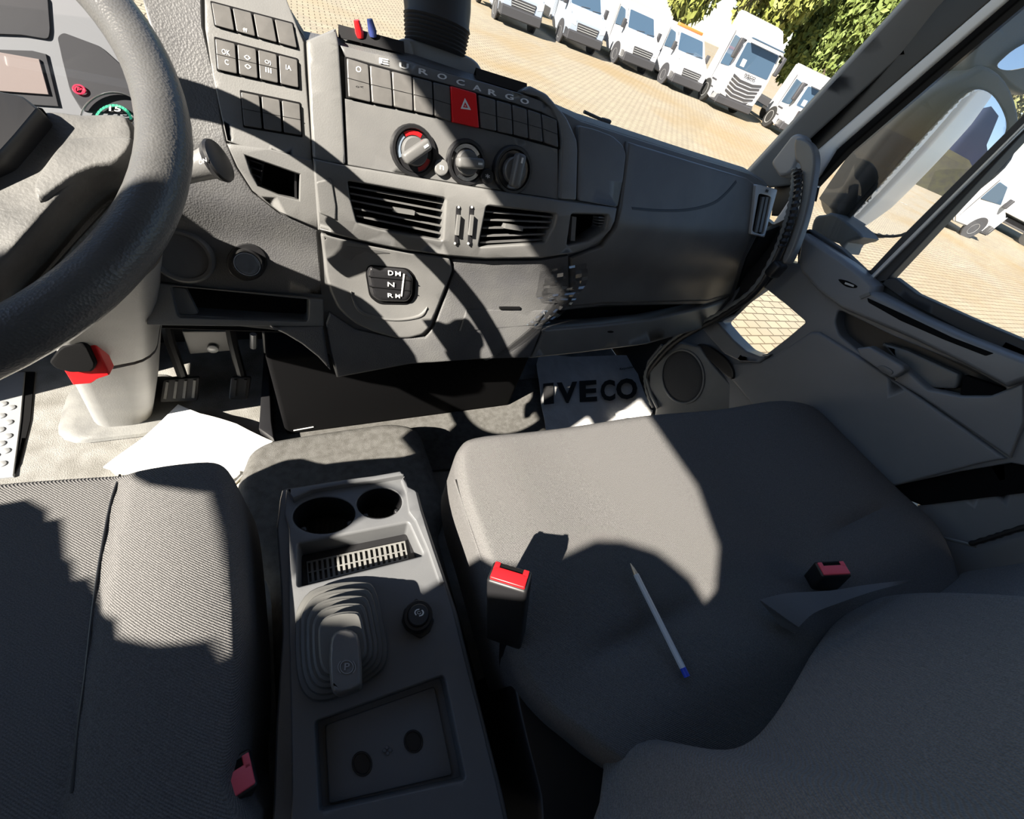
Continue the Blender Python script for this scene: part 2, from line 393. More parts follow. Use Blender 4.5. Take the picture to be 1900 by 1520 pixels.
# centre: two upright cheeks, climate panel, switch bank
ch = c2([(25, 100), (185, 32), (203, 130), (222, 420), (240, 778), (150, 765), (60, 742)])
plate('console_cheek', dens(rnd(ch, 6), 14), DS, PLG, dash, h=.012, back=.03, r=5, rm=.006, grid=22)
ck = c2([(1195, 372), (1240, 345), (1330, 390), (1400, 470), (1440, 520), (1495, 640), (1500, 700), (1492, 972), (1395, 965), (1412, 640), (1395, 545), (1360, 470), (1290, 410), (1215, 392)])
struct(mk('wall_side', *join(box_geo((1.25, .84, .20), (.03, .58, .42)), box_geo((1.25, .92, .55), (.03, .42, .34))), PLB))
plate('console_cheek', dens(rnd(ck, 5), 14), DS, PLG, dash, h=.012, back=.03, r=4, rm=.005, grid=22)
ep = c2([(1500, 560), (1600, 585), (1690, 620), (1745, 670), (1762, 720), (1745, 860), (1715, 1010), (1492, 972), (1500, 700)])
plate('end_panel', dens(rnd(ep, 6), 14), DS, PL, dash, h=.008, back=.03, r=3, rm=.004, grid=22)
plate('climate_panel', dens(c2([(230, 416), (600, 490), (820, 540), (1100, 610), (1390, 690), (1393, 965), (1000, 905), (640, 845), (243, 778)]), 14), DS, PL, dash, h=.006, back=.03, r=2, rm=.002, grid=22)
plate('title_strip', dens(c2([(205, 126), (420, 178), (600, 222), (800, 282), (1000, 332), (1200, 392), (1330, 440), (1388, 492), (1395, 540), (1300, 492), (1140, 440), (960, 390), (800, 345), (600, 290), (365, 228), (240, 192)]), 12), DS, PL, dash, h=.006, back=.02, r=2, rm=.003, grid=18)
for s, x, y in (('E', 445, 215), ('U', 555, 240), ('R', 660, 272), ('O', 762, 298), ('C', 862, 330), ('A', 952, 360), ('R', 1035, 385), ('G', 1127, 408), ('O', 1210, 432)):
    (x, y), = c2([(x, y)]); w = 8.5 if x < 850 else 7.5
    mk('letter', *text_geo(s, (x - w, y + 3.2), (x + w, y + 6.4), (x - w, y - 6.8), DS, .0085, .002, .012), WHT, dash)
# bank of eleven switches
top = [240, 365, 485, 600, 710, 808, 955, 1055, 1140, 1225, 1300, 1388]; bot = [250, 377, 497, 607, 718, 815, 965, 1060, 1148, 1232, 1312, 1396]
tx = [240, 365, 600, 808, 960, 1140, 1300, 1388]; ty = [195, 235, 298, 352, 398, 450, 500, 535]
bx = [250, 377, 500, 718, 815, 965, 1148, 1310, 1396]; by = [408, 438, 462, 510, 545, 575, 615, 655, 685]
plate('switch_bed', c2([(232, 190), (600, 290), (960, 392), (1390, 532), (1400, 692), (1100, 612), (820, 545), (500, 470), (240, 414)]), DS, BLK, dash, h=.0065, back=.01, r=1, rm=.001)
for i in range(11):
    yt = lambda x: np.interp(x, tx, ty); yb = lambda x: np.interp(x, bx, by)
    q = [(top[i] + 4, yt(top[i] + 4)), (top[i + 1] - 3, yt(top[i + 1] - 3)), (bot[i + 1] - 3, yb(bot[i + 1] - 3)), (bot[i] + 4, yb(bot[i] + 4))]
    hz = i == 5
    if hz: q = [(808, 348), (948, 388), (963, 578), (818, 545)]
    q = c2(q)
    b = plate('hazard_switch' if hz else 'bank_switch', dens(rnd(q, 3), 9), DS, RED if hz else BTN, dash, h=.015 if hz else .012, back=.01, r=2.2, rm=.002)
    if hz:
        tag(b, 'red hazard warning switch with a white triangle')
        t = c2([(885, 415), (862, 472), (918, 480)]); ti = inset([t[0], t[1], t[2]], -3) if area2(t) < 0 else inset(t, 3)
        V, FC = plate_geo(t, [ti], DS, h=.0156, back=.0006, r=.2, rm=.0001, nr=1); mk('warning_triangle', V, FC, WHT, b)
        tt = inset(t, -5.2) if area2(t) < 0 else inset(t, 5.2)
        mk('warning_triangle', *plate_geo(tt, [], DS, h=.0156, back=.0006, r=.2, rm=.0001, nr=1), WHT, b)
    else:
        m0 = ((q[0][0] + q[3][0]) / 2, (q[0][1] + q[3][1]) / 2 + 1); m1 = ((q[1][0] + q[2][0]) / 2, (q[1][1] + q[2][1]) / 2 + 1)
        mk('split_line', *stick(m0, m1, .8, DS, .0123, .011), BLK, b)
        if i == 0:
            mk('marking', *text_geo('O', (660, 133), (670, 135), (660.5, 122), DS, .0125, .0003, .01), WHT, b)
            mk('marking', *text_geo('o<', (660, 162), (674, 164), (660, 158), DS, .0125, .0003), PLB, b)
# rotary knobs
def px_scale(fm, x, y):
    a = fm(x, y); b = fm(x + 1, y); return np.linalg.norm(b - a)
def knob(cx, cy, rx, ry, ang, dialm, lit=None):
    k = empty('rotary_knob'); k.parent = dash; s = px_scale(DS, cx, cy) * (rx + ry) / 2; c = DS(cx, cy, .006); n = DS.N
    mk('bezel', *cyl_geo(c, n, [(s, -.004), (s, .006), (s * .95, .009), (s * .84, .009), (s * .80, .005), (s * .80, -.002)]), PLB, k)
    mk('dial', *cyl_geo(c, n, [(s * .8, -.002), (s * .8, .004), (s * .78, .005)]), dialm, k)
    a, b, _ = basis(n); d = a * math.cos(ang) + b * math.sin(ang); e = -a * math.sin(ang) + b * math.cos(ang)
    mk('dial_core', *cyl_geo(c, n, [(s * .56, .004), (s * .55, .013), (s * .50, .015)]), PL, k)
    R = np.stack([d, e, n], 1); g = mk('grip', *box_geo(c + n * .020, (s * 1.36, s * .46, .020), R, .005), PL, k)
    mk('pointer', *box_geo(c + n * .0302 + d * s * .42, (s * .22, s * .09, .001), R), WHT, g)
    return k, c, s, a, b, n
def arc(k, c, s, a, b, n, t0, t1, r0, r1, mat, nm='scale_arc'):
    A = []; B = []
    for i in range(13):
        t = t0 + (t1 - t0) * i / 12; u = a * math.cos(t) + b * math.sin(t); A.append(c + u * s * r0 + n * .0055); B.append(c + u * s * r1 + n * .0055)
    mk(nm, A + B, [(i, i + 1, 14 + i, 13 + i) for i in range(12)], mat, k)
kk = knob(767, 281, 40, 44, .62, GLB); arc(*kk, .1 + 1.0, 2.2, .6, .76, RED); arc(*kk, -1.3, -.3, .6, .76, material('red_scale', (.45, .03, .03), .4)); arc(*kk, 2.3, 3.6, .6, .76, material('blue_scale', (.2, .25, .32), .4))
kk = knob(864, 302, 32, 40, .08, GLB); arc(*kk, .6, 2.6, .62, .78, CHR); arc(*kk, -2.2, -.6, .62, .78, CHR)
kk = knob(950, 316, 32, 41, 1.45, GLB); arc(*kk, -1.9, -1.2, .62, .74, material('grey_scale', (.3, .3, .3), .4))
for x, y, r, s in ((820, 311, 13, 'n'), (905, 327, 12, '*')):
    b = plate('push_button', ell(x, y, r, r * 1.2), DS, PLG if x < 850 else PLB, dash, h=.016, back=.012, r=2.5, rm=.003)
    mk('marking', *text_geo(s, (x - 4, y + 3), (x + 4, y + 5), (x - 4, y - 5), DS, .0165, .0004, .01), WHT, b)
# vent band across the middle
band = c2([(62, 742), (240, 780), (640, 848), (1000, 908), (1395, 968), (1715, 1012), (1702, 1085), (1680, 1130), (1620, 1196), (1550, 1235), (1480, 1258), (1300, 1284), (1000, 1290), (800, 1274), (550, 1240), (300, 1188), (90, 1132)])
plate('vent_band', dens(band, 14), DS, PLG, dash, holes=[rnd(vL, 5), rnd(vR, 5), rnd(vO, 4)], h=.016, back=.05, r=4, rm=.006, nr=3, grid=20)
nt = c2([(78, 870), (160, 850), (185, 1000), (185, 1078), (95, 1040)])
plate('band_flat', rnd(nt, 4), DS, PLG, dash, h=.0185, back=.004, r=2.5, rm=.002)
def lerp2(a, b, t): return (a[0] + (b[0] - a[0]) * t, a[1] + (b[1] - a[1]) * t)
vent = empty('air_vent'); vent.parent = dash
lA = c2([(250, 870), (268, 975), (305, 1092)]); lB = c2([(782, 962), (775, 1080), (766, 1190)])
ln = []
for t in (.12, .3, .48, .66, .84):
    L = lerp2(lA[0], lA[1], t * 2) if t < .5 else lerp2(lA[1], lA[2], t * 2 - 1); R = lerp2(lB[0], lB[2], t); ln.append(((L[0] + 1, L[1]), R))
slats(vent, ln, 3.2, PL, .004, -.016)
mk('slide', *stick(*c2([(502, 1022), (612, 1040)]), 8.5, DS, .013, -.004), PLG, vent)
for x in (420, 520, 640, 710): mk('vane', *stick(*c2([(x, 900), (x + 5, 1160)]), 2, DS, -.026, -.036), BLK, vent)
vent = empty('air_vent'); vent.parent = dash
lA = c2([(1003, 1000), (985, 1110), (962, 1222)]); lB = c2([(1385, 1045), (1368, 1110), (1318, 1200)]); ln = []
for t in (.14, .34, .54, .74, .9):
    L = lerp2(lA[0], lA[2], t); R = lerp2(lB[0], lB[1], t * 2) if t < .5 else lerp2(lB[1], lB[2], t * 2 - 1); ln.append((L, R))
slats(vent, ln, 3, PL, .004, -.016)
mk('slide', *stick(*c2([(1105, 1110), (1200, 1125)]), 9, DS, .013, -.004), PLG, vent)
for x in (1070, 1150, 1240): mk('vane', *stick(*c2([(x, 1020), (x - 10, 1210)]), 2, DS, -.026, -.036), BLK, vent)
vent = empty('air_vent'); vent.parent = dash
slats(vent, [c2([(1610, 1062 + k * 16), (1662, 1066 + k * 15)]) for k in range(4)], 2.2, PL, .004, -.016)
mk('slide', *stick(*c2([(1478, 1060), (1470, 1190)]), 8, DS, .008, -.02), PL, vent)
for x in (852, 924):
    pts = c2([(x - 14, 1000), (x + 10, 1000), (x - 2, 1210), (x - 24, 1210)])
    tw = plate('thumbwheel', rnd(pts, 3), DS, GLB, dash, h=.0175, back=.004, r=1, rm=.001)
    mk('wheel', *stick(*c2([(x + 2, 1050), (x - 8, 1160)]), 5.5, DS, .023, .01), PLG, tw)
    for yy in (1008, 1205):
        mk('dot', *plate_geo(ell(*c2([(x - (yy - 1008) * .1, yy)])[0], 2, 2.4, 10), [], DS, h=.019, back=.002, r=.5, rm=.0005), WHT, tw)
# gear selector panel
sel = cD([(80, 76), (300, 128), (470, 158), (626, 178), (636, 232), (590, 350), (542, 470), (510, 503), (455, 518), (400, 520), (310, 495), (230, 460), (185, 425), (150, 388), (118, 320), (100, 250)])
plate('selector_panel', dens(rnd(sel, 6), 10), DS, PLG, dash, h=.012, back=.06, r=6, rm=.008, nr=3, grid=18)
gr = spline(cG([(360, 800), (480, 1030), (700, 1130), (1000, 1170), (1280, 1120), (1400, 1010), (1350, 1130), (1200, 1185), (950, 1205), (660, 1165), (450, 1060)]), 4)
plate('selector_groove', gr, DS, PLG, dash, h=.0155, back=.006, r=2, rm=.003)
rc = spline(cG([(215, 300), (280, 220), (360, 200), (700, 240), (900, 290), (700, 300), (460, 310), (360, 385)]), 4)
plate('selector_relief', rc, DS, PL, dash, h=.0128, back=.004, r=1.5, rm=.0008)
sb = rnd(cG([(620, 475), (1130, 520), (1215, 620), (1205, 860), (1140, 955), (760, 950), (645, 860), (595, 560)]), 7)
plate('selector_surround', inset(sb, -4 if area2(sb) > 0 else 4), DS, BLK, dash, h=.0135, back=.006, r=1, rm=.001)
sk = plate('selector_block', dens(sb, 8), DS, GLB, dash, h=.024, back=.02, r=9, rm=.008, nr=4)
for s, bl, br, tl in (('D', (870, 585), (940, 590), (868, 520)), ('M', (965, 592), (1040, 600), (965, 530)), ('N', (862, 735), (955, 745), (862, 675)), ('R', (865, 880), (940, 888), (862, 825)), ('M', (968, 888), (1030, 895), (968, 835))):
    mk('letter', *text_geo(s, *cG([bl, br, tl]), DS, .0262, .0004, .015), WHT, sk)
for a, b in (((610, 605), (1180, 660)), ((625, 740), (1170, 795))): mk('split_line', *stick(*cG([a, b]), .9, DS, .0255, .012), BLK, sk)
mk('edge_mark', *stick(*cG([(1085, 570), (1050, 870)]), 2.4, DS, .026, .02), WHT, sk)
# lower centre and the passenger side
lw = [(838, 480), (902, 484), (1005, 483), (1056, 474), (1057, 560), (1010, 603), (985, 665), (896, 667), (760, 677), (664, 695), (626, 702), (613, 650), (604, 600), (612, 580), (660, 612), (737, 628), (790, 626), (806, 606), (842, 505)]
plate('lower_panel', dens(lw, 14), DS, PLR, dash, h=.006, back=.05, r=4, rm=.006, grid=20)
dr = cD([(692, 395), (1030, 398), (985, 460), (662, 488)])
plate('drawer', rnd(dr, 3), DS, PLR, dash, h=.010, back=.01, r=2, rm=.002)
plate('drawer_pull', rnd(cD([(830, 384), (920, 384), (918, 396), (832, 396)]), 2), DS, BLK, dash, h=.011, back=.006, r=1, rm=.001)
gb = [(1048, 212), (1080, 228), (1165, 256), (1283, 294), (1392, 328), (1420, 352), (1410, 420), (1382, 480), (1360, 548), (1320, 558), (1120, 565), (1058, 570), (1058, 478), (1118, 454), (1142, 418), (1152, 385), (1166, 262)]
gb = [(1166, 262), (1283, 298), (1388, 330), (1418, 352), (1408, 420), (1380, 480), (1358, 546), (1315, 560), (1120, 564), (1060, 570), (1060, 478), (1118, 456), (1142, 420), (1150, 388)]
plate('glovebox_door', dens(gb, 16), DS, PL, dash, h=.007, back=.03, r=5, rm=.008, nr=3, grid=20)
ridge = spline([(1172, 384), (1220, 388), (1275, 387), (1320, 376), (1345, 358), (1366, 334)], 6, False)
wd_ = [(x, y + (5 if x < 1300 else 3)) for x, y in ridge]
plate('glovebox_groove', ridge + [(x + 2, y + 5) for x, y in ridge[::-1]], DS, PLB, dash, h=.0078, back=.003, r=.8, rm=.0006)
lp = [(1000, 612), (1120, 602), (1210, 592), (1310, 568), (1356, 552), (1310, 609), (1201, 640), (1080, 656), (985, 666), (1008, 618)]
plate('lower_lip', dens(lp, 12), DS, PLG, dash, h=.006, back=.04, r=5, rm=.008, nr=3, grid=18)
plate('lip_catch', ell(1133, 616, 6, 2, 12), DS, BLK, dash, h=.0068, back=.002, r=.5, rm=.0004)
# side vent at the end of the glovebox
sv = empty('side_vent'); sv.parent = dash
fo = rnd(cP([(165, 235), (318, 272), (225, 612), (128, 588)]), 3); hi = rnd(cP([(185, 300), (270, 322), (214, 592), (138, 570)]), 5)
plate('vent_frame', fo, DS, SIL, sv, holes=[hi], h=.016, back=.02, r=1.5, rm=.002)
plate('vent_cavity', hi, DS, BLK, sv, h=.009, back=.004, r=.5, rm=.0005)
for x in (205, 232): mk('slat', *stick(*cP([(x + 12, 325), (x - 40, 575)]), 4.5, DS, .016, .004), PL, sv)
mk('slide', *stick(*cP([(236, 280), (250, 285)]), 5, DS, .018, .01), PLB, sv)
# start button and the round cover beside it
sp = ell(458, 487, 38, 35, 32); plate('button_recess', sp, DS, PLB, dash, h=.0045, back=.01, r=3, rm=.002)
c = DS(460, 486, .006); s = px_scale(DS, 460, 487)
sbn = mk('start_button', *cyl_geo(c, DS.N, [(28 * s, -.004), (28 * s, .014), (25 * s, .018), (21 * s, .018), (20 * s, .014), (8 * s, .015)]), GLB, dash)
mk('ring', *cyl_geo(c, DS.N, [(23 * s, .0175), (23.5 * s, .0195), (21.5 * s, .0195), (21.5 * s, .0175)]), CHR, sbn)
c = DS(340, 474, .004); s = px_scale(DS, 340, 474)
mk('round_cover', *cyl_geo(c, DS.N, [(60 * s, -.004), (60 * s, .008), (54 * s, .013), (48 * s, .012), (47 * s, .007), (10 * s, .006)], 40), PL, dash)
# driver's storage tray frame
fr_o = [(276, 524), (430, 540), (600, 556), (601, 606), (430, 606), (272, 604)]
plate('tray_frame', rnd(fr_o, 3), DS, PLG, dash, holes=[rnd([(316, 532), (574, 554), (572, 598), (330, 590)], 8)], h=.006, back=.05, r=2, rm=.003)
plate('tray_ramp', rnd([(316, 532), (345, 536), (368, 582), (330, 588)], 3), DS, PLG, dash, h=-.008, back=.01, r=1, rm=.001)
kn = [(500, 608), (600, 607), (606, 650), (614, 690), (590, 664), (560, 640), (530, 622)]
plate('knee_bolster', dens(kn, 10), DS, PLR, dash, h=.012, back=.05, r=5, rm=.008, nr=3)
# open trough behind the title strip
tq = [DS(*p, 0) + np.array([0, .02, .004]) for p in ((634, 84), (700, 100), (756, 114))]
mk('trough', *loft_geo([[p + np.array([0, a, b]) for p in tq] for a, b in ((0, 0), (.01, .012), (.02, -.02), (.06, -.04), (.10, -.035), (.115, -.022))], closed=False), PLB, dash)
tq = [DS(*p, 0) + np.array([0, .02, .004]) for p in ((890, 160), (940, 175), (985, 188))]
mk('trough', *loft_geo([[p + np.array([0, a, b]) for p in tq] for a, b in ((0, 0), (.01, .012), (.02, -.01), (.06, -.03), (.10, -.03), (.115, -.02))], closed=False), PLB, dash)
plate('dash_end', dens([(1398, 432), (1445, 412), (1480, 392), (1486, 432), (1442, 502), (1400, 548), (1362, 584), (1338, 594), (1370, 540)], 14), XP(1.205), PLB, dash, h=0, back=.02, r=2, rm=.003)
plate('cavity', c3([(600, 990), (700, 950), (640, 1080), (560, 1180), (500, 1270), (470, 1270), (540, 1080)]), DS, PLB, dash, h=-.01, back=.02, r=2, rm=.003)
# ------------------------------------------------------------------ instrument cluster behind the wheel
pod['label'] = 'instrument cluster behind the steering wheel with red warning lamp and green gauge'; pod['category'] = 'instrument cluster'
CP = Plane((-.25, .80, .82), (.05, -.85, .5))
c0 = crop(0, 40, 6.333)
DG = material('dial_black', (.045, .045, .052), .4); BZ = material('bezel_grey', (.20, .205, .225), .5)
SCRN = material('screen_grey', (.26, .215, .21), .3)
plate('bezel', [(-160, -90), (200, -60), (292, 60), (300, 220), (-160, 220)], CP, BZ, pod, h=0, back=.02, r=2, rm=.002)
plate('gauge_well', rnd(c0([(670, 180), (740, 125), (1180, 290), (1480, 560), (1640, 760), (1640, 1080), (960, 1050), (820, 820), (740, 500)]), 8), CP, DG, pod, h=.002, back=.004, r=1, rm=.001)
plate('display_frame', c0([(-800, 300), (380, 340), (540, 380), (690, 1000), (-800, 900)]), CP, DG, pod, h=.002, back=.004, r=1, rm=.001)
plate('display', c0([(-800, 350), (0, 360), (460, 440), (575, 860), (-800, 760)]), CP, SCRN, pod, h=.004, back=.003, r=1, rm=.001)
plate('side_dial', rnd(c0([(-700, -400), (560, -300), (590, 100), (570, 210), (270, 160), (-700, 120)]), 8), CP, DG, pod, h=.002, back=.004, r=1, rm=.001)
LR = material('red_lamp', (.6, .02, .05), .4, emit=(1, .03, .09), estr=.5); GN = material('green_scale', (.05, .35, .22), .4, emit=(.05, .6, .35), estr=.25)
mk('brake_lamp', *plate_geo(ell(*c0([(925, 795)])[0], 13, 9, 24, .35), [ell(*c0([(925, 795)])[0], 9.5, 6.3, 24, .35)], CP, h=.0045, back=.001, r=.3, rm=.0003), LR, pod)
mk('brake_symbol', *text_geo('(P)', *c0([(870, 815), (975, 850), (878, 755)]), CP, .0046, .0004, .02), LR, pod)
cc = c0([(1330, 1180)])[0]
mk('gauge_ring', *plate_geo(ell(*cc, 64, 57, 48), [ell(*cc, 61, 54, 48)], CP, h=.008, back=.004, r=.5, rm=.0005), CHR, pod)
for k in range(15):
    t = math.pi + .25 + k * (math.pi - .5) / 14; u = (math.cos(t), math.sin(t) * .92)
    mk('gauge_tick', *stick((cc[0] + u[0] * 36, cc[1] + u[1] * 36), (cc[0] + u[0] * 31, cc[1] + u[1] * 31), 5.5, CP, .0046, .004), GN, pod)
mk('gauge_number', *text_geo('15', *c0([(1280, 1050), (1420, 1060), (1280, 985)]), CP, .0046, .0004, .02), WHT, pod)
plate('cover_glass', [(-160, -90), (200, -60), (290, 60), (298, 220), (-160, 220)], Plane((-.25, .775, .84), (.02, -.9, .42)), GLS, pod, h=0, back=.001, r=.2, rm=.0002, nr=1)
# ================================================================== steering wheel
wc = np.array([-.31, .454, .821]); wa = .45; wnrm = np.array([math.sin(-.032), -math.sin(wa), math.cos(wa)]); wnrm = unit(wnrm)
we1 = unit(np.cross((0, 1, 0), wnrm)); we2 = np.cross(wnrm, we1)
WL = material('wheel_leather', (.075, .075, .076), .36, bump=('grain', 520, .35, .0008), col2=(.095, .095, .094), cscale=20)
sw = empty('steering_wheel', tuple(wc), 'grey leather-grained steering wheel with a dusty spoke and dark hub', 'steering wheel')
ring = [wc + .225 * (math.cos(t) * we1 + math.sin(t) * we2) for t in (2 * math.pi * k / 96 for k in range(96))]
V, FC = tube_geo(ring, .0182, 18, closed=True); mk('rim', V, FC, WL, sw)
WP = Plane(wc - wnrm * .012, wnrm)
HB = material('hub_plastic', (.085, .085, .084), .5, bump=('noise', 400, .4, .001), col2=(.15, .149, .145), cscale=30)
spk = spline([(-60, 300), (0, 290), (30, 258), (76, 204), (150, 207), (225, 208), (243, 228), (248, 252), (238, 280), (216, 302), (180, 312), (150, 330), (110, 368), (60, 425), (0, 490), (-60, 540)], 4)
plate('spoke', spk, WP, HB, sw, h=.006, back=.03, r=9, rm=.010, nr=4, grid=18)
ridge = spline([(120, 258), (150, 251), (190, 250), (243, 252), (238, 278), (214, 301), (178, 308), (140, 325), (105, 350), (70, 372), (60, 340), (90, 290)], 4)
plate('spoke_flat', ridge, WP, HB, sw, h=.009, back=.008, r=8, rm=.005, nr=3)
for s_, l_ in ((-1, .15),): mk('spoke', *box_geo(wc - we1 * .135 - wnrm * .012, (.16, .075, .020), np.stack([we1, we2, wnrm], 1), .008), HB, sw)
plate('hub_pad', rnd([(-120, 120), (0, 165), (40, 172), (76, 200), (30, 255), (0, 288), (-120, 340)], 8), WP, PLB, sw, h=.02, back=.03, r=7, rm=.008, nr=3)
plate('horn_gap', [(0, 268), (78, 200), (70, 198), (40, 228), (0, 256)], WP, BLK, sw, h=.012, back=.02, r=1, rm=.001)
inn = [wc + np.array(we1) * .205 * math.cos(t) + we2 * .205 * math.sin(t) - wnrm * .012 for t in (math.radians(a) for a in range(-80, -8, 6))]
plate('lower_spoke', spline([(225, 300), (243, 310), (236, 340), (205, 390), (150, 450), (80, 530), (0, 590), (-60, 620), (-60, 500), (0, 470), (60, 410), (120, 350), (170, 318)], 4), Plane(wc - wnrm * .03, wnrm), WL, sw, h=0, back=.02, r=6, rm=.008, nr=3, holes=[spline([(222, 352), (160, 372), (110, 420), (40, 500), (0, 545), (-40, 565), (-40, 580), (0, 565), (70, 515), (140, 440), (195, 380)], 3)])
# stalk
st = empty('column_stalk', tuple(DS(375, 310)), 'grey indicator stalk with round end, sticking out right of the steering wheel rim', 'stalk')
a = at_y(300, 330, .60); b = at_y(400, 300, .60)
mk('stalk_arm', *tube_geo([a, a + (b - a) * .5, a + (b - a) * .82, b], [.013, .014, .016, .019], 16, flat=.8), PLG, st)
d = unit(b - a); mk('stalk_cap', *cyl_geo(b, unit(d + np.array([.35, -.3, .2])), [(.020, -.003), (.023, .003), (.022, .006), (.016, .008)], 24), PLB, st)
mk('marking', *text_geo('ON', (370, 306), (384, 300), (368, 298), Plane(at_y(375, 303, .577), (-.1, -1, .35)), .0, .0003, .01), WHT, st)
# shroud and column
col = empty('steering_column', tuple(at_z(215, 785, 0)), 'pale grey steering column casing with a red-framed black pedal, standing on the cab floor', 'steering column')
def rrect(c, ax, ay, w, d, r, n=5):
    out = []
    for sx, sy, t0 in ((1, 1, 0), (-1, 1, 90), (-1, -1, 180), (1, -1, 270)):
        for k in range(n):
            t = math.radians(t0 + 90 * k / (n - 1)); out.append(np.array(c) + ax * (sx * (w / 2 - r) + r * math.cos(t)) + ay * (sy * (d / 2 - r) + r * math.sin(t)))
    return out
X_ = np.array([1., 0, 0]); Y_ = np.array([0, 1., 0]); Z_ = np.array([0, 0, 1.])
GC = material('column_grey', (.24, .24, .235), .5, bump=('noise', 400, .3, .001), col2=(.29, .285, .275), cscale=12)
def cring(l, r, y, dz=.0, dep=.15, rr=.035):
    A = at_y(*l, y); B = at_y(*r, y); c = (A + B) / 2 + Y_ * dep / 2; return rrect(c, unit(B - A), Y_, np.linalg.norm(B - A), dep, rr)
low = [cring((170, 798), (279, 792), .797), cring((150, 762), (285, 752), .765), cring((124, 715), (288, 690), .715), cring((118, 705), (289, 668), .705)]
up = [cring((112, 698), (288, 664), .702), cring((96, 668), (290, 600), .67), cring((88, 640), (292, 560), .655), cring((80, 610), (296, 500), .635)]
mk('lower_casing', *loft_geo(low), GC, col); mk('upper_casing', *loft_geo(up), GC, col)
PPl = Plane(at_y(190, 690, .667), (0, -1, .25))
pl_ = plate('release_frame', rnd(cL([(300, 540), (470, 455), (515, 460), (560, 560), (595, 635), (530, 655), (495, 680), (395, 688), (360, 630)]), 3), PPl, RED, col, h=.012, back=.03, r=2.5, rm=.004, nr=3)
tag(pl_, 'glossy red frame')
plate('release_pedal', rnd(cL([(262, 565), (330, 480), (440, 445), (470, 470), (522, 580), (500, 618), (380, 622), (300, 600)]), 6), PPl, BLK, col, h=.022, back=.03, r=4, rm=.005, nr=3)
P0 = wc - wnrm * .06; P1 = wc - wnrm * .20 + Y_ * .05; a_, b_, _ = basis(wnrm)
mk('shroud', *loft_geo([rrect(P0, we1, we2, .13, .13, .04), rrect(P0 - wnrm * .04, we1, we2, .16, .15, .04), rrect(P1, we1, we2, .17, .17, .04), rrect(P1 - wnrm * .08 + Y_ * .04, we1, we2, .16, .16, .04)]), PLB, col)
mk('base_gasket', *loft_geo([rrect(at_z(222, 788, .004) + Y_ * .06, X_, Y_, .22, .21, .06), rrect(at_z(222, 788, .012) + Y_ * .06, X_, Y_, .20, .19, .055), rrect(at_z(222, 788, .014) + Y_ * .06, X_, Y_, .16, .17, .05)]), RUBG, col)
# ================================================================== pedals, floor coverings
def pedal(name, q, z, label, parent=None, arm=None, ribs=4, mat=RUB):
    e = empty(name, tuple(at_z(*q[3], z)), label, 'pedal'); P = Plane(at_z(*lerp2(q[2], q[3], .5), z), (0, -.86, .5))
    p = plate('pedal_pad', rnd(q, 5), P, mat, e, h=0, back=.012, r=2.5, rm=.004)
    for k in range(ribs):
        t = (k + .5) / ribs; mk('tread_rib', *stick(lerp2(lerp2(q[0], q[1], t), lerp2(q[3], q[2], t), .12), lerp2(lerp2(q[0], q[1], t), lerp2(q[3], q[2], t), .85), 5, P, .005, -.002), RUBG if mat is RUB else mat, p)
    s = P(*lerp2(q[0], q[1], .5)) + np.array([0, .01, .005]); mk('pedal_arm', *tube_geo([s - Z_ * .02, s + np.array([.0, .03, .08]), np.array([s[0], 1.02, s[2] + .24])], .011, 8), PLB, e)
    return e
pedal('brake_pedal', [(303, 705), (370, 700), (366, 745), (296, 747)], .04, 'ribbed black brake pedal right of the pale column casing')
pedal('accelerator_pedal', [(428, 700), (466, 700), (460, 742), (424, 742)], .04, 'narrow dark accelerator pedal beside the tunnel, right of the brake pedal', ribs=2, mat=PLB)
br = empty('pedal_bracket', tuple(at_y(370, 600, .95)), 'grey metal pedal bracket under the driver side dashboard', 'bracket')
BM = Plane((0, .93, .2), (0, -1, .1))
plate('bracket_plate', rnd(cL([(985, 395), (1250, 395), (1262, 500), (1030, 520)]), 3), BM, PLG, br, h=0, back=.02, r=2, rm=.003)
plate('bracket_post', rnd(cL([(1420, 400), (1530, 420), (1500, 515), (1430, 520)]), 4), BM, PLG, br, h=.02, back=.05, r=3, rm=.005)
mk('bolt', *cyl_geo(BM(395, 646, .002), BM.N, [(.012, 0), (.012, .006), (.006, .009)], 12), SIL, br)
mk('bracket_rod', *tube_geo([BM(470, 620, .01), BM(470, 645, .01)], .008, 8), SIL, br)
FZ = ZP(0)
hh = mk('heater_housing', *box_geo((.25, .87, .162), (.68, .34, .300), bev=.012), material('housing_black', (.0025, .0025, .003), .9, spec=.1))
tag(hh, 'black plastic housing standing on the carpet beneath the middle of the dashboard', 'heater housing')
mk('scratch', *box_geo(np.array([-.045, .6995, .035]), (.05, .002, .003), np.array([[.98, 0, -.1], [0, 1, 0], [.1, 0, .98]])), WHT, hh)
mat_o = [(497, 740), (760, 730), (990, 700), (1300, 700), (1300, 750), (1230, 790), (980, 860), (700, 880), (490, 880), (507, 820), (500, 780)]
fm_ = plate('floor_mat', dens(mat_o, 30), FZ, CPT, None, h=.012, back=.0118, r=3, rm=.006, grid=40)
tag(fm_, 'dark carpet covering the middle of the cab floor beneath the dashboard', 'floor carpet')
sk_ = plate('kick_panel', dens([(490, 630), (497, 640), (503, 780), (508, 815), (480, 795), (486, 700)], 12), ZP(.012), PLB, None, h=.05, back=.06, r=2, rm=.004)
tag(sk_, 'narrow black upright strip between the accelerator and the carpet', 'trim strip')
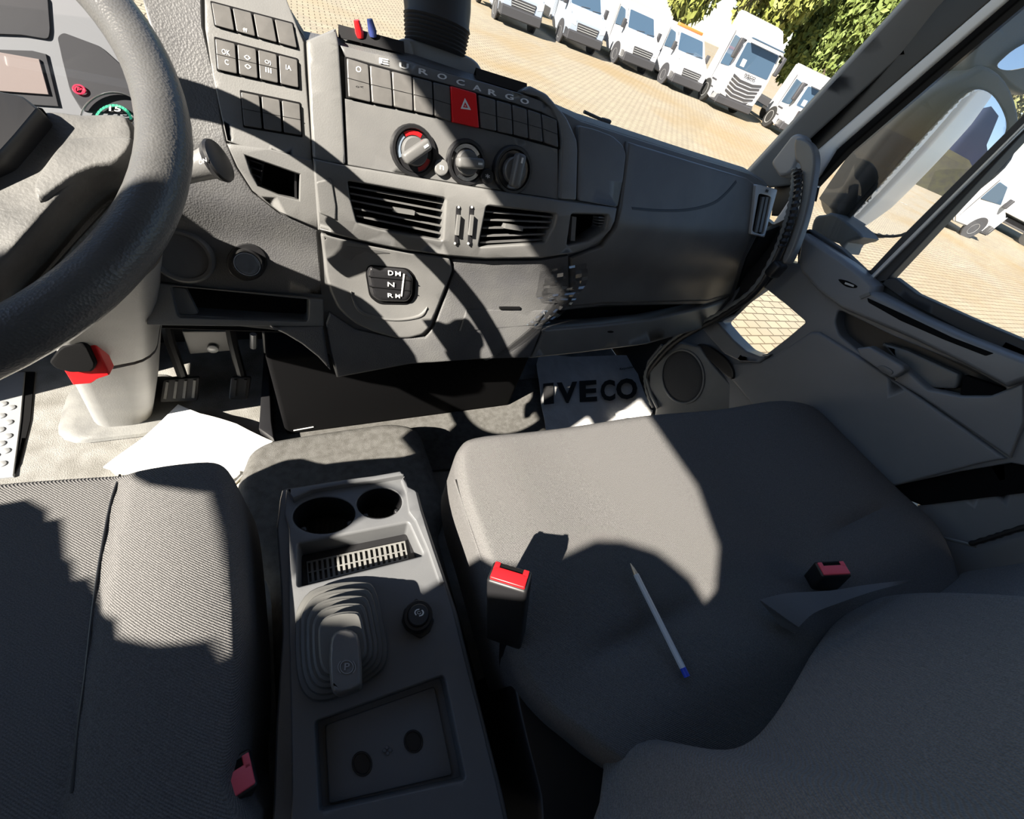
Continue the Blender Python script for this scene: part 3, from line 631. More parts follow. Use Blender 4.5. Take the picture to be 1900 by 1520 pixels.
# door sill step with raised studs
stp = empty('step_plate', tuple(at_z(10, 800, 0)), 'grey metal step plate with raised round studs at the left floor edge', 'step plate')
ss = plate('tread', [(-120, 690), (46, 690), (38, 780), (24, 884), (-120, 900)], FZ, ALU, stp, h=.006, back=.0058, r=1, rm=.002, grid=40)
for (x, y) in cL([(15, 790), (60, 810), (5, 855), (45, 890), (0, 930), (40, 965), (5, 1005), (30, 1045), (10, 1115), (-40, 830), (-50, 900), (-45, 980), (-30, 1070)]):
    p = FZ(x, y, .006); mk('stud', *cyl_geo(p, (0, 0, 1), [(.008, -.001), (.0075, .002), (.004, .0035)], 14), ALU, stp)
ch = plate('floor_channel', dens([(46, 690), (64, 690), (56, 780), (36, 860), (24, 884), (38, 780)], 12), FZ, BLK, None, h=.003, back=.0029, r=.5, rm=.0005)
tag(ch, 'black gap between the studded step and the dusty floor', 'floor channel')
# engine hump under the console
HZ = .13
hump = [(-.16, .60), (-.12, .625), (.0, .63), (.17, .63), (.24, .60), (.25, .34), (.21, .30), (.21, -.88), (-.13, -.88), (-.13, .3), (-.19, .40), (-.19, .5)]
class XY:
    N = np.array([0, 0, 1.])
    def __init__(s, z): s.z = z
    def __call__(s, x, y, h=0.): return np.array([x, y, s.z + h])
tn = plate('engine_tunnel', dens(rnd(hump, .05), .04), XY(HZ), CPT, None, back=HZ - .001, r=.035, rm=.05, nr=5, grid=.06)
tag(tn, 'grey carpeted engine hump under the centre console', 'engine tunnel')
# book under white paper on the driver's floor
bk = empty('document_folder', tuple(at_z(340, 830, 0)), 'thick white paper folder lying on the driver floor in full sun', 'folder')
quad = [(190, 866), (258, 812), (330, 749), (372, 768), (440, 787), (507, 818), (470, 862), (430, 900), (300, 900)]
plate('folder_pages', dens([(200, 868), (270, 815), (335, 762), (440, 795), (510, 826), (480, 872), (444, 912), (300, 910)], 20), FZ, material('page_edges', (.62, .55, .40), .9), bk, h=.035, back=.034, r=1.5, rm=.003)
plate('folder_cover', dens(quad, 12), FZ, PAW, bk, h=.046, back=.006, r=2, rm=.003, grid=14, disp=lambda P: np.array([0, 0, .007 * math.sin(P[0] * 24 + 1) * math.sin(P[1] * 19)]))
# printed paper mat
pm = empty('paper_mat', tuple(at_z(1100, 740, .013)), 'grey disposable paper floor mat printed with big black capital letters', 'paper mat')
PM = Plane(at_z(1100, 740, .030), (.02, -.06, 1))
po = spline([(999, 663), (1060, 662), (1120, 660), (1160, 659), (1176, 663), (1183, 676), (1186, 700), (1194, 726), (1206, 756), (1200, 790), (1100, 815), (1024, 815), (1010, 770), (1003, 730)], 4)
plate('sheet', po, PM, PAP, pm, h=0, back=.0015, r=.5, rm=.0005, grid=14, disp=lambda P: np.array([0, 0, .006 * math.sin(P[0] * 16) * math.sin(P[1] * 21 + .5)]))
xs = [1009, 1034, 1076, 1115, 1144]; xe = [1028, 1072, 1108, 1142, 1183]; yb = [751, 749, 746, 745, 742]
for c_, x0, x1, y0 in zip('IVECO', xs, xe, yb):
    mk('letter', *text_geo(c_, (x0, y0), (x1, y0 - 2), (x0 - 1, y0 - 39), PM, .009, .0006, .035), INK, pm)
mk('small_print', *text_geo('Recyclable', (1150, 688), (1175, 684), (1150, 683), PM, .008, .0004, .01), INK, pm)
sl_ = plate('paper_slip', [(1141, 763), (1200, 755), (1212, 762), (1205, 775), (1144, 775)], ZP(.05), PAW, None, h=0, back=.0015, r=.4, rm=.0004)
tag(sl_, 'small white paper slip at the front edge of the passenger seat', 'paper slip')
# ================================================================== driver seat
def fabz(P):
    x, y = P[0], P[1]; b = max(0, 1 - ((x + .165) / .07) ** 2)
    return np.array([0, 0, .012 * b - .004 * math.exp(-((x + .225) / .006) ** 2)])
ds = empty('driver_seat', (-.36, .1, .1), 'driver seat in dark grey woven fabric with a raised right bolster', 'seat')
dso = spline([(-420, 940), (-200, 905), (0, 884), (120, 875), (232, 868), (330, 857), (398, 852), (422, 868), (434, 905), (441, 960), (448, 1080), (453, 1200), (448, 1330), (430, 1450), (400, 1580), (-420, 1600)], 4)
plate('seat_cushion', dso, ZP(.47), FAB, ds, h=0, back=.16, r=22, rm=.035, nr=6, grid=16, disp=fabz)
mk('seam', *tube_geo([ZP(.47)(x, y, .0) + fabz(ZP(.47)(x, y)) + Z_ * .0003 for x, y in spline([(222, 880), (206, 930), (192, 1000), (180, 1070), (168, 1160), (158, 1250), (146, 1350), (138, 1470)], 6, False)], .0012, 6), PLB, ds)
mk('seat_base', *box_geo((-.36, .05, .17), (.42, .46, .32), bev=.03), PLB, ds)
def backrest(name, x0, x1, y, z0, z1, lean, mat, parent, top=.06):
    A = [XYr for XYr in rnd([(x0, z0), (x1, z0), (x1 - .01, z1 - .05), (x1 - top, z1), (x0 + top, z1), (x0 + .01, z1 - .05)], .05)]
    class M:
        N = unit((0, 1, lean))
        def __call__(s, a, b, h=0.): return np.array([a, y - (b - z0) * lean, b]) + s.N * h
    return plate(name, dens(A, .05), M(), mat, parent, back=.12, r=.045, rm=.05, nr=5, grid=.06)
backrest('backrest', -.60, -.12, -.24, .42, 1.12, .22, FABS, ds)
backrest('headrest', -.48, -.24, -.37, 1.14, 1.34, .12, FABS, ds)
# ================================================================== passenger bench
pb = empty('passenger_bench', (.7, .05, .1), 'double passenger bench in dark grey woven fabric, its cushion half in sun', 'seat')
def benchz(P):
    x, y = P[0], P[1]; z = 0.
    z += -.020 * math.exp(-((x - .72) / .07) ** 2) * max(0, min(1, (.30 - y) / .25))
    z += .010 * math.exp(-((x - 1.08) / .12) ** 2) + .006 * math.exp(-((x - .26) / .08) ** 2)
    z += -.012 * math.exp(-((y + .035) / .014) ** 2) * (math.exp(-((x - .37) / .10) ** 4) + math.exp(-((x - .98) / .12) ** 4))
    z += .012 * math.exp(-((y + .11) / .05) ** 2)
    return np.array([0, 0, z])
bo = spline([(846, 850), (856, 820), (880, 806), (960, 796), (1080, 780), (1200, 762), (1330, 752), (1430, 740), (1490, 742), (1525, 756), (1570, 800), (1630, 860), (1700, 930), (1750, 1000), (1778, 1060), (1790, 1160), (1700, 1300), (1500, 1420), (1330, 1440), (1200, 1450), (1130, 1415), (1075, 1372), (1030, 1335), (990, 1290), (962, 1240), (940, 1170), (905, 1060), (880, 985), (856, 915)], 3)
plate('seat_cushion', bo, ZP(.47), FAB, pb, h=0, back=.17, r=18, rm=.03, nr=6, grid=16, disp=benchz)
mk('seam', *tube_geo([ZP(.455)(x, y) + np.array([-.004, 0, 0]) for x, y in spline([(848, 890), (868, 950), (892, 1020), (915, 1085), (938, 1160)], 5, False)], .002, 6), FAB, pb)
BP = Plane((.5, -.145, .47), (0, 1, .1))
b1 = spline([(1120, 1440), (1140, 1405), (1180, 1385), (1250, 1382), (1330, 1392), (1385, 1362), (1430, 1310), (1470, 1245), (1500, 1195), (1545, 1140), (1600, 1106), (1660, 1090), (1760, 1086), (1900, 1092), (2050, 1110), (2060, 1640), (1150, 1640)], 4)
def bolster(P): return np.array([0, .022 * math.exp(-((P[0] - .27) / .045) ** 2), 0])
plate('backrest', b1, BP, FABS, pb, h=0, back=.10, r=20, rm=.025, nr=5, grid=20, disp=bolster)
backrest('backrest', .76, 1.17, -.19, .44, .64, .1, FABS, pb)
sd = spline([(950, 1235), (985, 1300), (1040, 1338), (1085, 1360), (1120, 1400), (1165, 1480), (1165, 1600), (1020, 1600), (1000, 1480), (975, 1380), (955, 1290)], 4)
plate('side_cover', sd, ZP(.42), PLB, pb, h=0, back=.25, r=8, rm=.012, nr=4)
mk('bench_base', *box_geo((.72, .03, .18), (.94, .40, .24), bev=.02), PLB, pb)
plate('seat_mark', rnd([(938, 1215), (952, 1214), (952, 1224), (938, 1226)], 2), ZP(.36), CHR, pb, h=0, back=.03, r=1, rm=.001)
# seat belt buckles
def buckle(loc, top_n, side, h, label, mat=RED, w=.046, d=.027):
    a, b, n = basis(top_n); b = unit(np.array(side) - n * (np.array(side) @ n)); a = -np.cross(b, n)
    c = np.array(loc, float); e = empty('belt_buckle', tuple(c - n * h), label, 'seat belt buckle', 'seat belt buckles'); R = np.stack([b, a, n], 1)
    mk('housing', *box_geo(c - n * h / 2, (w, d, h), R, .004), PLB, e)
    pb_ = mk('release_button', *box_geo(c + n * .0005 - a * d * .12, (w * .86, d * .56, .006), R, .0015), mat, e); tag(pb_, 'red press button')
    for s in (-1, 1): mk('button_horn', *box_geo(c + n * .0005 + b * s * w * .36 + a * d * .2, (w * .14, d * .36, .006), R, .001), mat, pb_)
    mk('tongue_slot', *box_geo(c + n * .0003 + a * d * .24, (w * .58, d * .24, .003), R), BLK, e)
    mk('stalk', *tube_geo([c - n * h * .9, c - n * (h + .05), c - n * (h + .08) + np.array([0, -.02, -.02])], .008, 8), PLB, e)
    return e
buckle(at_z(946, 1068, .575), at_z(946, 1068, .575) - at_z(938, 1185, .45), (.72, -.70, 0), .125, 'upright red and black belt buckle on the console side of the bench')
buckle(at_z(1546, 1055, .515), at_z(1546, 1055, .515) - at_z(1512, 1092, .44), (.9, -.42, 0), .10, 'red and black belt buckle mid bench, beside the backrest', PNK)
buckle(at_z(424, 1452, .46), (.3, .15, 1), (.9, .2, 0), .12, 'red and black seat belt buckle beside the driver seat, at the bottom edge', PNK, .042, .034)
# twisted belt strap
sb_ = empty('seat_belt_strap', tuple(at_z(1450, 1150, .48)), 'black woven belt strap folded over beside the bench backrest', 'seat belt')
S = lambda x, y, z: at_z(x, y, z)
L1 = [S(1410, 1113, .505), S(1460, 1101, .515), S(1540, 1096, .530), S(1610, 1085, .53), S(1690, 1076, .53)]
L2 = [S(1482, 1164, .500), S(1510, 1138, .515), S(1560, 1118, .525), S(1625, 1096, .53), S(1690, 1080, .525)]
L3 = [S(1470, 1172, .475), S(1505, 1160, .48), S(1530, 1140, .49), S(1540, 1130, .49), S(1550, 1120, .49)]
BW = material('belt_webbing', (.20, .203, .215), .5, bump=('twill', 400, .6, .001))
def strip(A, B, th=.0015):
    A = np.array(spline(A, 4, False)); B = np.array(spline(B, 4, False)); n = len(A); V = list(A) + list(B) + [p - Z_ * th for p in A] + [p - Z_ * th for p in B]; FC = []
    for i in range(n - 1): FC += [(i, i + 1, n + i + 1, n + i), (2 * n + i, 3 * n + i, 3 * n + i + 1, 2 * n + i + 1), (i, 2 * n + i, 2 * n + i + 1, i + 1), (n + i, n + i + 1, 3 * n + i + 1, 3 * n + i)]
    return V, FC
mk('webbing', *strip(L1, L2), BW, sb_); mk('fold', *strip([L1[0], S(1432, 1140, .49), S(1455, 1168, .48)], [L2[0], S(1484, 1168, .49), S(1474, 1176, .48)]), BW, sb_)
# ballpoint pen
pen = empty('ballpoint_pen', tuple(at_z(1222, 1150, .474)), 'clear ballpoint pen with a blue end plug lying on the bench cushion', 'pen')
pa, pe = at_z(1180, 1066, .481), at_z(1270, 1246, .488); pd = unit(pe - pa)
PEN = material('clear_barrel', (.75, .80, .86), .12, spec=.9)
mk('barrel', *tube_geo([pa, pe], .0040, 6), PEN, pen, smooth=False)
mk('refill', *tube_geo([pa + Z_ * .0036, pe + Z_ * .0036 - pd * .03], .0012, 6), WHT, pen)
mk('tip', *tube_geo([pa + pd * .001, pa - pd * .008, pa - pd * .014, pa - pd * .017], [.0036, .0026, .0012, .0004], 10), material('brass_tip', (.75, .6, .42), .3, metal=.6), pen)
mk('end_plug', *tube_geo([pe - pd * .004, pe + pd * .006], .0042, 10), material('blue_plug', (.03, .08, .65), .3), pen)
# ================================================================== centre console
cn = empty('centre_console', (.03, .1, .12), 'dark grey centre console with cup holders, parking brake lever and coin tray', 'console')
CZ = ZP(.43)
co = cC([(310, 158), (420, 140), (560, 120), (700, 102), (812, 84), (832, 100), (845, 150), (885, 170), (903, 250), (960, 425), (1010, 570), (1052, 705), (1112, 950), (1185, 1230), (1250, 1500), (1290, 1680), (325, 1720), (335, 1500), (330, 1100), (322, 800), (320, 600), (322, 335), (300, 270), (306, 200)])
cupA = ell(*cC([(478, 275)])[0], 57, 33, 36, -.08); cupB = ell(*cC([(722, 222)])[0], 41, 27, 32, -.08)
bn = rnd(cC([(362, 402), (850, 308), (915, 452), (362, 590)]), 5)
tr = rnd(cC([(440, 1185), (1005, 982), (1100, 1440), (460, 1580)]), 7)
CP_ = material('console_plastic', (.12, .124, .13), .40, bump=('noise', 800, .25, .0005), col2=(.14, .144, .15), cscale=10)
plate('top', dens(rnd(co, 4), 12), CZ, CP_, cn, holes=[cupA, cupB, bn, tr], h=0, back=.05, r=4, rm=.005, nr=3, grid=20)
side = cC([(290, 160), (310, 150), (820, 82), (850, 140), (895, 170), (915, 245), (975, 425), (1070, 705), (1130, 950), (1270, 1500), (1310, 1690), (240, 1720), (252, 1500), (262, 1200), (290, 800), (285, 600), (265, 330), (272, 270), (280, 200)])
plate('body', dens(side, 12), ZP(.422), CP_, cn, holes=[inset(q, -2.0 if area2(q) > 0 else 2.0) for q in (cupA, cupB, bn, tr)], h=0, back=.30, r=6, rm=.010, nr=3, grid=22)
for q, dp, nm in ((cupA, .065, 'cup_holder'), (cupB, .065, 'cup_holder')):
    ch = empty(nm); ch.parent = cn
    P = [CZ(*p) for p in q]; c = sum(P) / len(P); R = [[c + (p - c) * k - Z_ * z for p in P] for k, z in ((1.01, .001), (.99, .006), (.93, dp), (.3, dp), (.01, dp))]
    mk('cup_wall', *loft_geo(R, caps=False), PLB, ch)
    for k in range(9):
        t = -.8 + 1.6 * k / 8; hw = math.sqrt(1 - t * t * .95) * .55
        ax = unit(P[0] - P[len(P) // 2]); ay = np.cross((0, 0, 1), ax); w = np.linalg.norm(P[0] - c) * .9
        mk('mat_rib', *box_geo(c - Z_ * (dp - .003) + ax * t * w, (.003, hw * w * 1.6, .004), np.stack([ax, ay, Z_], 1)), RUB, ch)
    for t in (.6, 2.5):
        i = int(t / 6.283 * len(P)); p = c + (P[i] - c) * .94
        mk('grip_rib', *box_geo(p - Z_ * .03, (.008, .008, .05), bev=.003), PLB, ch)
# raised front rim of the cup holders
rim = cC([(310, 158), (420, 140), (560, 118), (700, 100), (815, 80), (832, 98), (700, 122), (560, 140), (420, 165), (340, 205)])
plate('front_rim', dens(rnd(rim, 2), 10), ZP(.442), CP_, cn, h=0, back=.03, r=2.5, rm=.004)
rim = cC([(832, 98), (850, 150), (885, 168), (905, 250), (962, 425), (1012, 570), (985, 575), (935, 430), (880, 300), (850, 260), (838, 180), (815, 120)])
plate('side_rim', dens(rnd(rim, 2), 10), ZP(.436), CP_, cn, h=0, back=.02, r=2.5, rm=.004)
# coin bin with a slotted mat
plate('bin_floor', bn, CZ, PLB, cn, shift=(0, 0, -.045), back=.003, r=.5, rm=.0005)
gm = empty('slotted_mat'); gm.parent = cn
GM = ZP(.39); mq = cC([(400, 480), (835, 388), (850, 470), (408, 580)])
mrows = []
hs = []
for row in (0, 1):
    for k in range(19):
        t0, t1 = (k + .22) / 19, (k + .72) / 19; v0, v1 = (.08, .47) if row == 0 else (.53, .92)
        A = lerp2(mq[0], mq[3], v0); B = lerp2(mq[1], mq[2], v0); C_ = lerp2(mq[0], mq[3], v1); D = lerp2(mq[1], mq[2], v1)
        hs.append([lerp2(A, B, t0), lerp2(A, B, t1), lerp2(C_, D, t1), lerp2(C_, D, t0)])
plate('mat', mq, GM, RUBG, gm, holes=hs, back=.004, r=.3, rm=.0005, nr=1)
# 230/12 V style socket cap
sk = empty('power_socket'); sk.parent = cn
(sx, sy), = cC([(888, 728)]); c = CZ(sx, sy, .001); s = px_scale(CZ, sx, sy); HP = Plane(c, (0, 0, 1))
plate('socket_flange', rnd(cC([(885, 640), (940, 690), (965, 740), (945, 790), (905, 820), (860, 795), (820, 745), (830, 690)]), 3), CZ, PLB, sk, h=.003, back=.004, r=1.5, rm=.0015)
mk('socket_ring', *cyl_geo(c, (0, 0, 1), [(27 * s, 0), (27 * s, .012), (25 * s, .015), (20 * s, .015), (19 * s, .011)]), PLB, sk)
mk('socket_cap', *cyl_geo(c, (0, 0, 1), [(19 * s, .01), (19 * s, .017), (17 * s, .019)]), RUB, sk)
tz = ZP(.4505)
(ax_, ay_), = cC([(895, 705)])
for t0, t1, rr in ((-.9, 2.0, 9), (2.3, 5.2, 9), (0, 6.283, 4)):
    pts = [(ax_ + 1 + rr * math.cos(t0 + (t1 - t0) * k / 14), ay_ + rr * .8 * math.sin(t0 + (t1 - t0) * k / 14)) for k in range(15)]
    for a, b in zip(pts, pts[1:]): pass
    mk('symbol', *strip([tz(*p) for p in pts[::3]], [tz(ax_ + (p[0] - ax_) * .72, ay_ + (p[1] - ay_) * .72) for p in pts[::3]], .0004), WHT, sk)
# tray
plate('tray_floor', tr, CZ, CP_, cn, shift=(0, 0, -.026), back=.003, r=.5, rm=.0005)
(ta, tb, tc, td) = cC([(482, 1200), (965, 1030), (1045, 1420), (500, 1550)])
plate('tray_step', rnd([ta, tb, tc, td], 6), ZP(.406), CP_, cn, h=.002, back=.004, r=2.5, rm=.002, grid=20)
for x, y, rx, ry in ((645, 1372, 19, 24), (872, 1273, 18, 22)):
    (px, py), = cC([(x, y)])
    k = plate('coin_recess', ell(px, py, rx, ry, 30, -.1), ZP(.4085), PLB, cn, holes=[ell(px, py, rx * .8, ry * .8, 30, -.1)], h=.001, back=.002, r=.8, rm=.001)
    plate('recess_pad', ell(px, py, rx * .8, ry * .8, 30, -.1), ZP(.4085), PLB, k, h=-.0003, back=.001, r=.5, rm=.0004)
for dx, dy in ((0, 0), (14, 12), (-10, 14), (4, 26)):
    (px, py), = cC([(755 + dx, 1300 + dy)]); plate('embossed_dot', ell(px, py, 3.5, 4, 10), ZP(.4085), CP_, cn, h=.0012, back=.002, r=1, rm=.001)
# parking brake lever in its pleated gaiter
gt = empty('parking_brake_lever'); gt.parent = cn
base = spline(cC([(356, 760), (368, 690), (420, 620), (520, 585), (640, 578), (700, 605), (735, 740), (758, 870), (735, 960), (640, 1030), (520, 1090), (430, 1095), (380, 1040), (358, 930)]), 3)
B3 = [CZ(*p, .002) for p in base]; cb = sum(B3) / len(B3)
kc = np.array([*at_z(637, 1205, .495)[:2], .495]) 
G = material('gaiter_rubber', (.085, .085, .083), .5, col2=(.11, .11, .105), cscale=20)
rings = []
for k in range(5):
    t = k / 5; sc = 1 - .13 * k; z = .002 + .0125 * k
    ctr = cb + (np.array([kc[0], kc[1], 0]) - np.array([cb[0], cb[1], 0])) * t * .8
    for ds_, dz in ((1.0, 0), (1.0, .007), (.975, .0105), (.90, .0115), (.895, .0125)):
        rings.append([ctr + (p - cb) * sc * ds_ + Z_ * (z + dz) for p in B3])
mk('gaiter', *loft_geo(rings), G, gt, angle=50)
KP = ZP(.504); SYM = material('embossed_grey', (.28, .28, .28), .5)
kq = cC([(500, 850), (520, 790), (575, 772), (625, 795), (640, 870), (645, 990), (635, 1035), (560, 1062), (515, 1055), (500, 980)])
kn_ = plate('lever_knob', dens(spline(kq, 2), 6), KP, PL, gt, h=0, back=.045, r=7, rm=.010, nr=4)
cx, cy = cC([(578, 945)])[0]
mk('symbol', *text_geo('P', (cx - 5, cy + 6), (cx + 5, cy + 5), (cx - 4, cy - 7), KP, .0012, .0008, .02), SYM, kn_)
mk('symbol', *plate_geo(ell(cx, cy, 13, 13), [ell(cx, cy, 11.4, 11.4)], KP, h=.0012, back=.001, r=.2, rm=.0002), SYM, kn_)
for sg in (1, -1):
    A = [KP(cx + sg * 17 * math.cos(t), cy + 16 * math.sin(t), .0012) for t in np.linspace(-.8, .8, 5)]; Bq = [KP(cx + sg * 15.4 * math.cos(t), cy + 14.5 * math.sin(t), .0012) for t in np.linspace(-.8, .8, 5)]
    mk('symbol', *strip(A, Bq, .0004), SYM, kn_)
# ================================================================== passenger door
DX = 1.22
XD = XP(DX)
door = empty('door_1', (1.24, .2, .1)); struct(door)
kw = cR([(385, 245), (480, 150), (578, 80), (680, 160), (772, 240), (690, 310), (592, 386), (550, 390), (500, 370), (440, 310)])
dout = [(1226, 655), (1290, 610), (1340, 560), (1400, 505), (1440, 478), (1480, 490), (1560, 530), (1700, 600), (1900, 690), (2080, 770), (2080, 900), (1875, 860), (1780, 876), (1660, 902), (1600, 930), (1500, 900), (1400, 830), (1300, 770), (1215, 757)]
recess = rnd(cR([(920, 182), (1180, 310), (1500, 440), (1690, 545), (1600, 585), (1480, 598), (1350, 575), (1240, 520), (1100, 430), (1000, 360), (925, 300), (905, 240)]), 8)
plate('door_panel', dens(dout, 16), XD, DPL, door, holes=[rnd(kw, 6), recess], h=0, back=.05, r=4, rm=.006, nr=3, grid=30)
plate('lower_panel', dens(cR([(830, 285), (1050, 420), (1300, 590), (1500, 730), (1680, 862), (1560, 885), (1330, 945), (1180, 985), (1080, 990), (850, 900), (520, 610), (430, 500), (440, 430), (560, 420), (640, 385), (790, 285)]), 14), XD, DPL, door, h=.012, back=.012, r=5, rm=.006, nr=3, grid=30)
plate('recess_back', dens(inset(recess, -25 if area2(recess) > 0 else 25), 16), XD, PLB, door, h=-.045, back=.004, r=1, rm=.001)
cap = cP([(478, 575), (600, 650), (750, 745), (930, 880), (1000, 950)]) + cR([(1080, 100), (1300, 215), (1500, 305), (1765, 410), (2200, 620), (2200, 700), (1765, 508), (1680, 538), (1500, 440), (1230, 310), (930, 182), (820, 100), (742, 12)]) + cP([(450, 800), (445, 770)])
plate('sill_cap', dens(cap, 14), XP(1.19), DPL, door, h=.0, back=.05, r=10, rm=.022, nr=5, grid=24)
plate('sill_slot', rnd(cR([(1050, 128), (1240, 215), (1440, 310), (1628, 382), (1590, 394), (1400, 320), (1200, 232), (1055, 150)]), 3), XP(1.19), BLK, door, h=.001, back=.003, r=1, rm=.001)
lk = plate('lock_recess', spline(cR([(920, 45), (960, 52), (1005, 75), (995, 85), (960, 80), (935, 65)]), 3), XP(1.19), BLK, door, h=.001, back=.003, r=.8, rm=.001)
mk('lock_pin', *stick(*cR([(950, 62), (990, 76)]), 3.5, XP(1.19), .003, -.002), SIL, lk)
mk('blind_tab', *stick(*cR([(1018, 128), (1062, 110)]), 6, XP(1.19), .005, -.002), PLG, door)
plate('sill_backing', dens([(1480, 425), (1600, 505), (1640, 522), (1900, 640), (2150, 760), (2150, 860), (1900, 735), (1660, 620), (1480, 500)], 16), XP(1.25), RUB, door, h=0, back=.01, r=1, rm=.001)
# armrest bridge and handle
hd = plate('pull_handle', rnd(cR([(1000, 358), (1060, 350), (1215, 440), (1222, 460), (1180, 490), (1160, 495), (1020, 400)]), 5), XP(1.18), DPL, door, h=0, back=.03, r=4, rm=.006, nr=3)
mk('latch', *plate_geo(spline(cR([(1095, 445), (1125, 438), (1165, 462), (1160, 478), (1130, 475)]), 3), [], XP(1.18), h=.003, back=.004, r=1, rm=.001), PLG, hd)
plate('armrest_pad', rnd(cR([(1110, 330), (1230, 365), (1480, 480), (1460, 545), (1330, 540), (1215, 455)]), 8), XP(1.235), PLG, door, h=0, back=.02, r=5, rm=.008)
plate('armrest_lip', dens(cR([(1170, 505), (1225, 450), (1330, 545), (1480, 575), (1610, 575), (1700, 540), (1765, 512), (1765, 700), (1700, 860), (1500, 722), (1300, 585)]), 14), XP(1.205), DPL, door, h=0, back=.03, r=5, rm=.008, nr=3, grid=24)
sc_ = plate('screw_recess', rnd(cR([(1490, 480), (1680, 545), (1600, 582), (1470, 570)]), 4), XP(1.215), BLK, door, h=0, back=.02, r=2, rm=.003)
# kerb window frame and ledge
plate('window_ledge', dens(cR([(285, 250), (370, 240), (440, 320), (500, 372), (560, 395), (605, 388), (560, 425), (470, 420), (400, 385), (330, 310)]), 8), XP(1.21), DPL, door, h=.012, back=.03, r=4, rm=.006, nr=3)
plate('window_reveal', dens(cR([(772, 240), (800, 275), (640, 385), (560, 425), (592, 386), (690, 310)]), 10), XP(1.235), PLG, door, h=0, back=.02, r=2, rm=.003)
struct(plate('window_2', inset(kw, -6 if area2(kw) > 0 else 6), XP(1.262), GLS, None, back=.003, r=.5, rm=.0005))
# black gap, seat box and rear sill at the right
plate('door_bottom_gap', dens([(1650, 902), (1780, 876), (1875, 859), (2080, 900), (2080, 960), (1900, 915), (1710, 938), (1690, 930)], 20), XP(1.235), BLK, door, h=0, back=.02, r=1, rm=.001)
sill = plate('sill_trim', dens([(1700, 938), (1800, 920), (1900, 914), (2100, 930), (2100, 1180), (1900, 1160), (1760, 1120), (1740, 1000)], 20), XP(1.24), DPL, None, h=0, back=.02, r=3, rm=.005, grid=30)
tag(sill, 'dark plastic sill trim right of the bench, below the passenger door', 'door sill')
sb2 = empty('door_check_strap', tuple(at_x(1800, 1005, 1.2)), 'thin black strap with a braided edge between bench and door sill', 'strap')
mk('strap', *tube_geo([at_x(1740, 996, 1.2), at_x(1785, 1007, 1.2), at_x(1812, 1014, 1.2)], .004, 8, flat=.4), PLG, sb2)
bp = spline([(1800, 1010), (1840, 998), (1880, 985), (1960, 962)], 5, False)
mk('braid', *tube_geo([at_x(x, y, 1.2) for x, y in bp], [.006 if i % 2 else .0045 for i in range(len(bp))], 8), PLB, sb2)
# speaker in the footwell
spk_ = empty('footwell_speaker', tuple(at_x(1268, 700, 1.17)), 'oval dark loudspeaker grille in a grey footwell panel by the passenger door', 'speaker')
XS = Plane(at_x(1268, 700, 1.17), (-1, -.25, .25))
plate('speaker_panel', dens(cR([(125, 345), (200, 330), (290, 350), (340, 420), (420, 510), (540, 610), (420, 680), (80, 680), (95, 600), (60, 540), (60, 470)]), 12), XS, PLG, spk_, h=0, back=.04, r=4, rm=.006, nr=3, grid=24)
g_ = ell(*cR([(212, 488)])[0], 37, 48, 40, -.12)
GRL = material('speaker_cloth', (.055, .055, .056), .7, bump=('grain', 700, .8, .001))
plate('speaker_ring', inset(g_, -4 if area2(g_) > 0 else 4), XS, PLG, spk_, holes=[g_], h=.006, back=.006, r=1.5, rm=.003)
plate('speaker_grille', g_, XS, GRL, spk_, h=.003, back=.004, r=8, rm=.004, nr=4, grid=10)
cup = plate('door_pocket', spline(cR([(275, 350), (320, 345), (400, 400), (440, 460), (430, 500), (350, 430)]), 4), XP(1.20), PLB, door, h=.004, back=.01, r=3, rm=.004)
# door seal with a braided edge, and grab handle
seal = empty('door_seal', tuple(at_x(1350, 580, 1.15)), 'black braided door seal running down the end of the dashboard', 'door seal')
sp_ = spline([(1479, 316), (1477, 350), (1470, 390), (1458, 432), (1438, 482), (1402, 540), (1345, 582), (1300, 606), (1262, 628), (1230, 656), (1205, 690), (1203, 720), (1214, 756)], 7, False)
xs_ = np.linspace(1.12, 1.14, len(sp_))
mk('seal_tube', *tube_geo([at_x(x, y, X) for (x, y), X in zip(sp_, xs_)], .011, 10), PLB, seal)
bq = [at_x(x - 5, y - 4, X - .008) for (x, y), X in zip(sp_, xs_)]
mk('braid', *tube_geo(bq, [.0075 if i % 2 else .005 for i in range(len(bq))], 8), RUBG, seal)
tr1 = [at_x(x, y, 1.13) for x, y in cR([(120, 345), (60, 420), (45, 490), (70, 570), (100, 630)])]
mk('edge_bead', *tube_geo(tr1, .007, 8), PLG, seal)
TRM_ = material('mount_grey', (.27, .272, .28), .42)
gh = empty('grab_handle', tuple(at_x(1480, 280, 1.1)), 'black grab handle with ribbed inner grip at the foot of the pillar', 'grab handle')
hp = spline([(1472, 256), (1492, 264), (1503, 282), (1504, 315), (1499, 355), (1489, 400), (1476, 445), (1460, 485)], 5, False)
plate('grip', spline([(1474, 258), (1494, 259), (1508, 274), (1512, 300), (1506, 345), (1497, 390), (1486, 428), (1472, 466), (1460, 488), (1450, 482), (1464, 445), (1476, 408), (1484, 365), (1487, 330), (1482, 305), (1474, 295)], 4), XP(1.10), PLG, gh, h=0, back=.025, r=5, rm=.007, nr=3)
gb_ = spline([(1483, 318), (1484, 345), (1478, 385), (1466, 425), (1452, 460)], 7, False)
mk('ribbed_insert', *tube_geo([at_x(x - 3, y, 1.092) for x, y in gb_], [.010 if i % 2 else .0065 for i in range(len(gb_))], 8), PLB, gh)
